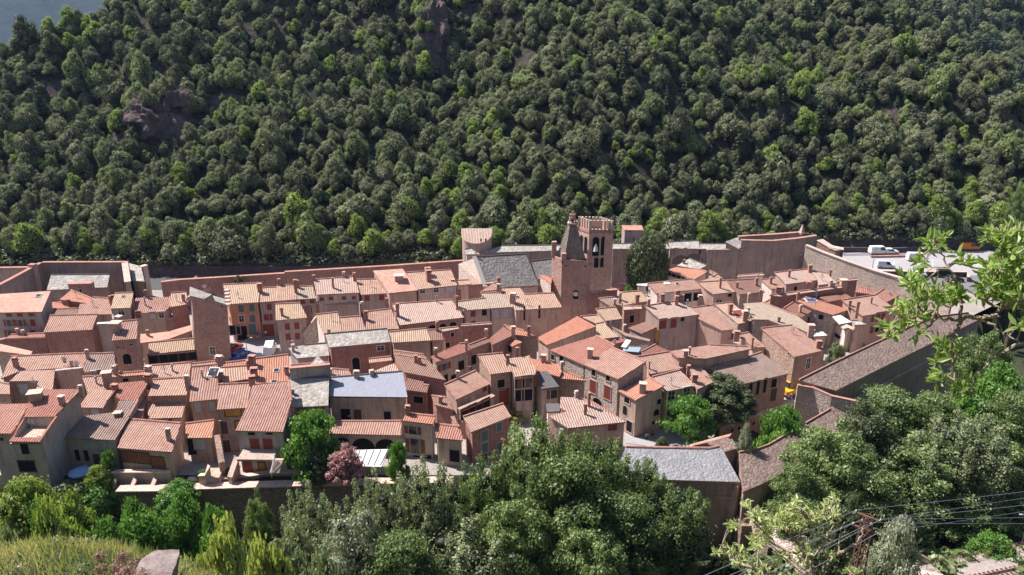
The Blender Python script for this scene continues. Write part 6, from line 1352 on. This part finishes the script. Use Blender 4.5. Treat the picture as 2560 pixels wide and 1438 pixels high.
person('person in white standing by the wall cap near the digger',P(*c('K',2040,378),.12),cw,cb,'stand',2.4)
person('person in a rose shirt at the end of the street wall',P(*c('K',2072,372),.12),cp,cw,'walk',4)
person('person in white sitting in the shade of the corner stone house',P(*c('K',780,700),.14),cw,cd,'sit',3.6)
person('person in dark clothes sitting in the corner house shade',P(*c('K',828,694),.14),cd,cb,'sit',3.0)
person('pedestrian in white standing before the red shopfront',P(*c('B',1032,1075),.14),cw,cd,'stand',0)
person('pedestrian in blue walking past the orange shop facade',P(*c('B',935,1098),.14),cb,cw,'walk',1.5)
person('pedestrian near the dark shop doorway on the plaza',P(*c('B',828,1112),.14),cp,cb,'walk',4.2)
# parasols
def parasol(label,p,col,r_=1.6,h=2.5):
    r=empty('parasol',p,label,'parasol'); m=M(); m.tube([(0,0,-.1),(0,0,h)],[.04,.04],6); m.obj('pole',MT['wood'],r); m=M(); n=8
    rim=[Vector((r_*math.cos(k*2*math.pi/n),r_*math.sin(k*2*math.pi/n),h-.55)) for k in range(n)]
    for k in range(n): m.poly([rim[k],rim[(k+1)%n],Vector((0,0,h))]); m.poly([rim[k],rim[k]-Vector((0,0,.2)),rim[(k+1)%n]-Vector((0,0,.2)),rim[(k+1)%n]])
    m.obj('canopy',col,r); return r
rp=m_plain('crimson_canvas',(.62,.03,.07),.8); 
for x,y,l,h in ((1050,960,'crimson parasol in the middle of the terrace by the bell tower',4.2),(1118,978,'crimson parasol at the right side of the terrace by the bell tower',3.8),(960,905,'faded pink parasol nearest the bell tower',5.2)):
    q=P(*c('D',x,y),h); parasol(l,Vector((q.x,q.y,0)),rp if 'crimson' in l else m_plain('faded_canvas',(.6,.25,.2),.8),1.9,h)
q=P(*c('E',790,1160),2.2); parasol('pale blue garden parasol in the dark yard by the pale blue house',Vector((q.x,q.y,0)),m_plain('pale_blue_canvas',(.25,.35,.6),.8),1.5,2.2)
# white chairs in the dark yard
for i,(x,y) in enumerate(((855,1145),(875,1185))):
    q=P(*c('E',x,y),.1); r=empty('garden_chair',q,['white plastic chair behind the pale blue parasol','white plastic chair right of the pale blue parasol'][i],'chair','white garden chairs',i*1.2)
    m=M(); m.box((0,0,.42),(.5,.5,.05)); m.obj('seat',MT['whitep'],r); m=M(); m.box((0,.24,.45),(.5,.05,.5)); m.obj('backrest',MT['whitep'],r)
    for sx in (-1,1):
        for sy in (-1,1): m=M(); m.bar((sx*.22,sy*.22,0),(sx*.22,sy*.22,.42),.05); m.obj('leg',MT['whitep'],r)
# lamps
def lamp(label,view,x,y,zb,h,arms=1,mat='metal'):
    p=P(*c(view,x,y),zb); r=empty('street_lamp',p,label,'street lamp'); m=M(); m.tube([(0,0,-.3),(0,0,h)],[.09,.05],8); m.obj('post',MT[mat],r)
    for s in ((-1,1) if arms==2 else (1,)):
        m=M(); m.bar((0,0,h-.1),(s*.9,0,h+.35),.06); a=m.obj('arm',MT[mat],r); m=M(); m.box((s*1.05,0,h+.3),(.5,.2,.1)); m.obj('lamp_head',MT['whitep'],a)
lamp('slim street lamp at the left side of the carpark','I',1308,372,.1,5.5); lamp('slim street lamp left of the white minibus in the carpark','I',1658,382,.1,5.5); lamp('old lamp post at the near edge of the plaza','B',818,1340,.1,4.2)
lamp('white double-armed street lamp at the right edge near the railway','J',2325,1215,-4,4.5,2,'whitep')
# small things
def dish(label,p,rz):
    r=empty('satellite_dish',p,label,'satellite dish',None,rz); m=M(); n=12
    for k in range(n):
        a,b=k*2*math.pi/n,(k+1)*2*math.pi/n; m.poly([(0,.12,0),(.42*math.cos(a),0,.42*math.sin(a)),(.42*math.cos(b),0,.42*math.sin(b))])
    m.obj('reflector',MT['whitep'],r); m=M(); m.bar((0,.1,0),(0,.1,-.8),.05); m.bar((0,.05,-.3),(0,-.4,0),.03); m.obj('mount',MT['metal'],r)
dish('white satellite dish on the rooftops left of the orange facade house',P(*c('B',292,462),9.5),.3); dish('white satellite dish on the pink box penthouse',P(*c('E',640,70),8.9),.2); dish('white satellite dish over the ribbed roof at the far left',P(*c('E',762,108),8.7),.1)
p=P(*c('G',1555,455),8.2); m=M(p); m.box((p.x,p.y,p.z),(1.0,.8,.5),0,0,.4); tag(m.obj('metal_cowl',MT['metal']),'shiny metal roof cowl above the orange roof band','cowl')
p=P(*c('H',780,600),6.2); m=M(p); m.poly([p+Vector(v) for v in ((-1.6,-.6,.1),(1.2,-.9,0),(1.8,.5,.3),(-1.2,.6,.4))]); m.poly([p+Vector(v) for v in ((-1.6,-.6,.02),(1.2,-.9,-.08),(1.8,.5,.22),(-1.2,.6,.32))][::-1]); tag(m.obj('tarpaulin',m_plain('blue_sheet',(.3,.38,.45),.6)),'crumpled pale blue tarpaulin on the alley roofs','tarpaulin')
p=P(*c('H',742,560),6.6); m=M(p); m.bar(p+Vector((-.7,-1,.1)),p+Vector((.5,1.2,.5)),.9,.06); tag(m.obj('white_sheet',MT['whitep']),'white plank-like sheet above the blue tarpaulin','sheet')
for (x,y,l) in ((245,300,'small dark roadside pillar with rounded reddish top behind the rear rampart'),):
    p=P(*c('B',x,y+25),2.9); p.y-=2.5; p.z=0; r=empty('roadside_pillar',p,l,'pillar'); m=M(); m.tube([(0,0,0),(0,0,2.9)],[.45,.42],10); m.obj('shaft',MT['rubber'],r); m=M(); m.tube([(0,0,2.9),(0,0,3.2),(0,0,3.5)],[.6,.5,.2],10); m.obj('cap',MT['brick'],r)
fx=P(*c('I',1130,960),.1); ff=empty('garden_fence',fx,'black railing fence around the yard by the covered rampart','fence'); a=P(*c('I',1125,1010),.1); b=P(*c('I',1245,1040),.1); m=M(fx)
for k in range(16): q=a+(b-a)*k/15; m.bar(q,q+Vector((0,0,1.5)),.06)
m.bar(a+Vector((0,0,1.5)),b+Vector((0,0,1.5)),.07); m.obj('railing_panel',MT['rubber'],ff)
car('white-backed dark pickup in the yard beside the covered rampart','I',1290,955,-.4,'small_van',bk,cat='pickup',name='parked_pickup')
# ---------------------------------------------------------------- leafy branches near the camera
def PD(px,py,d): r=ray(px,py).normalized(); return Vector((0,0,CH))+r*d
def leafy(name,label,cat,view,branches,clusters,dist,lsize,mat,bmat,stemto=None,seed=1,dens=1.0):
    rg_=np.random.default_rng(seed); 
    B=[]
    for br in branches:
        w0=br[0]; pts=[PD(*c(view,x,y),d) for x,y,d in br[1]]; B.append((w0,pts))
    o=B[0][1][0] if stemto is None else Vector(stemto); root=empty(name,o,label,cat); m=M(o); allp=[]
    for w0,pts in B:
        # smooth with slight wobble
        Q=[]
        for i in range(len(pts)-1):
            for k in range(4): t=k/4; Q.append(pts[i].lerp(pts[i+1],t)+Vector(rg_.normal(size=3)*w0*.5))
        Q.append(pts[-1]); n=len(Q); m.tube(Q,[w0*(1-.72*i/n) for i in range(n)],6); allp+=Q
    v=[];tt=[];fc=[]
    for (cx,cy,rx,ry,nr,dd) in clusters:
        for k in range(int(nr*dens)):
            a=rg_.random()*6.28; q=math.sqrt(rg_.random()); x,y=cx+rx*q*math.cos(a),cy+ry*q*math.sin(a); p=PD(*c(view,x,y),dd+rg_.normal()*.12*dist/4.5)
            q_=rg_.random()<.3
            near=min(allp,key=lambda s:(s-p).length); 
            if rg_.random()<.6: 
                mid=(near+p)/2+Vector((0,0,.03)); m.tube([near,mid,p],[.004*dist/4.5,.003*dist/4.5,.002*dist/4.5],4)
            axis=(p-near); axis=axis.normalized() if axis.length>.01 else Vector((0,0,1)); axis=(axis+Vector((0,0,.5))+Vector(rg_.normal(size=3)*.3)).normalized()
            nl=int(rg_.integers(4,8)); ct=rg_.random()
            for j in range(nl):
                dirv=(axis*.5+Vector(rg_.normal(size=3)).normalized()*.9).normalized(); L=lsize*(.5+.7*rg_.random()); Wd=L*.36; nrm=dirv.cross(Vector(rg_.normal(size=3))).normalized(); s=dirv.cross(nrm).normalized()
                b=p+dirv*L*.08; fold=nrm*Wd*.22; nv=len(v); k1,k2=b+dirv*L*.3,b+dirv*L*.7; tip=b+dirv*L+nrm*-L*.06
                for sgn in (-1,1):
                    for q_ in (b,k1+s*sgn*Wd*.5+fold,k2+s*sgn*Wd*.36+fold,tip): v.append(tuple(q_-o))
                    tt.append(min(1,ct*.5+rg_.random()*.5))
    m.obj('branches',MT[bmat],root)
    me=foliage_mesh('leaves',np.array(v),np.array(tt),mat); me.materials[0]=LF[mat]; lo=bpy.data.objects.new('leaves',me); COL.objects.link(lo); lo.parent=root; return root
LF['nearleaf']=m_leaf('near_leaves',(.16,.26,.05),(.42,.52,.20),.45,0)
LF['saple']=m_leaf('sapling_leaves',(.28,.34,.12),(.60,.64,.34),.4,0)
D=4.4
leafy('leafy_branch','sunlit leafy oak branch reaching in from the right edge near the camera','tree','I',
 [(.07,[(3300,2400,4.6),(3250,1200,4.5),(3200,700,4.5),(3150,-300,4.6)]),
  (.017,[(3200,650,4.5),(2549,645,D),(2360,705,D),(2190,770,D),(2030,775,D),(1850,758,D),(1700,722,D),(1560,760,D)]),
  (.009,[(2030,775,D),(2035,600,D),(1990,450,D),(1935,350,D),(1860,240,D),(1800,150,D)]),(.010,[(1935,350,D),(2010,300,D),(2060,290,D)]),
  (.010,[(2360,705,D),(2260,640,D),(2140,560,D),(2040,520,D)]),(.009,[(2190,770,D),(2290,830,D),(2420,930,D),(2549,985,D)]),
  (.011,[(3200,1000,4.5),(2549,968,D),(2330,1050,D),(2250,1150,D),(2190,1215,D),(2130,1232,D)]),(.008,[(2330,1050,D),(2200,1030,D),(2140,1000,D)]),(.007,[(2150,1240,D),(2140,1330,D),(2120,1420,D)]),
  (.012,[(2030,775,D),(2000,880,D),(1985,1000,D),(1980,1280,D)]),(.012,[(3150,-100,4.5),(2560,20,D),(2400,60,D),(2280,90,D)]),(.010,[(2400,60,D),(2420,220,D),(2380,380,D),(2300,480,D)]),(.008,[(1850,758,D),(1760,850,D),(1700,900,D)]),(.008,[(2360,705,D),(2480,600,D),(2500,450,D)])],
 [(1830,170,90,60,9,D),(1890,95,30,40,2,D),(2050,300,60,50,5,D),(1750,300,60,40,5,D),(1640,480,130,60,14,D),(1800,590,190,80,26,D),(1560,700,100,60,10,D),(1480,860,70,60,8,D),(1930,580,110,70,12,D),(1640,760,110,50,8,D),
  (2330,110,110,80,14,D),(2470,60,90,60,12,D),(2420,270,130,110,26,D),(2300,370,90,70,12,D),(2330,520,160,70,22,D),(2480,450,80,90,14,D),(2500,600,60,60,8,D),(2230,600,70,40,6,D),
  (1940,1020,100,70,12,D),(1840,1130,40,30,3,D),(1850,930,30,30,2,D),(2530,850,40,60,6,D),(2380,590,100,40,8,D),(1700,900,60,40,4,D),(1860,1250,60,60,6,D),(2050,1330,90,70,9,D)],
 4.4,.058,'nearleaf','pbark',stemto=PD(*c('I',3300,2400),4.6),seed=3,dens=1.15)
S_=9.0
leafy('sapling','pale-leaved sapling with bare forked twigs at the bottom right','tree','J',
 [(.034,[(900,2300,9.3),(760,1500,S_),(740,1320,S_),(640,1180,S_),(560,1050,S_)]),(.016,[(740,1320,S_),(860,1160,S_),(920,1060,S_)]),(.014,[(740,1320,S_),(500,1230,S_),(370,1130,S_),(300,1000,S_)]),(.014,[(760,1430,S_),(560,1300,S_),(480,1300,S_)]),
  (.014,[(900,1900,S_),(840,1380,S_),(960,1270,S_),(960,1160,S_),(1000,1040,S_)]),(.015,[(960,1270,S_),(1080,1210,S_),(1140,1130,S_),(1130,1070,S_)]),(.02,[(500,2000,S_),(480,1430,S_),(220,1370,S_),(120,1290,S_),(80,1200,S_)]),(.015,[(640,1180,S_),(700,1060,S_),(760,990,S_)]),(.012,[(920,1060,S_),(880,980,S_)]),(.012,[(860,1160,S_),(790,1130,S_),(770,1050,S_)]),(.012,[(340,1400,S_),(350,1250,S_),(370,1130,S_)]),(.015,[(1000,1900,S_),(1050,1438,S_),(1080,1400,S_)])],
 [(262,905,40,30,6,S_),(160,1065,40,30,5,S_),(330,1000,70,50,14,S_),(420,1060,90,50,14,S_),(560,950,80,40,9,S_),(590,1040,110,60,22,S_),(720,1010,110,60,20,S_),(900,890,50,40,5,S_),(880,980,80,50,12,S_),(370,1150,70,60,12,S_),(200,1300,50,60,9,S_),(130,1240,30,20,3,S_),(350,1400,70,30,7,S_),(30,1280,30,30,3,S_),(520,1280,60,30,6,S_),(700,1300,60,60,9,S_),(890,1290,50,20,5,S_),(1070,1410,60,25,7,S_),(320,1210,50,50,7,S_),(640,900,40,30,4,S_)],
 9.0,.075,'saple','pbark',stemto=PD(*c('J',900,2300),9.3),seed=8,dens=1.6)
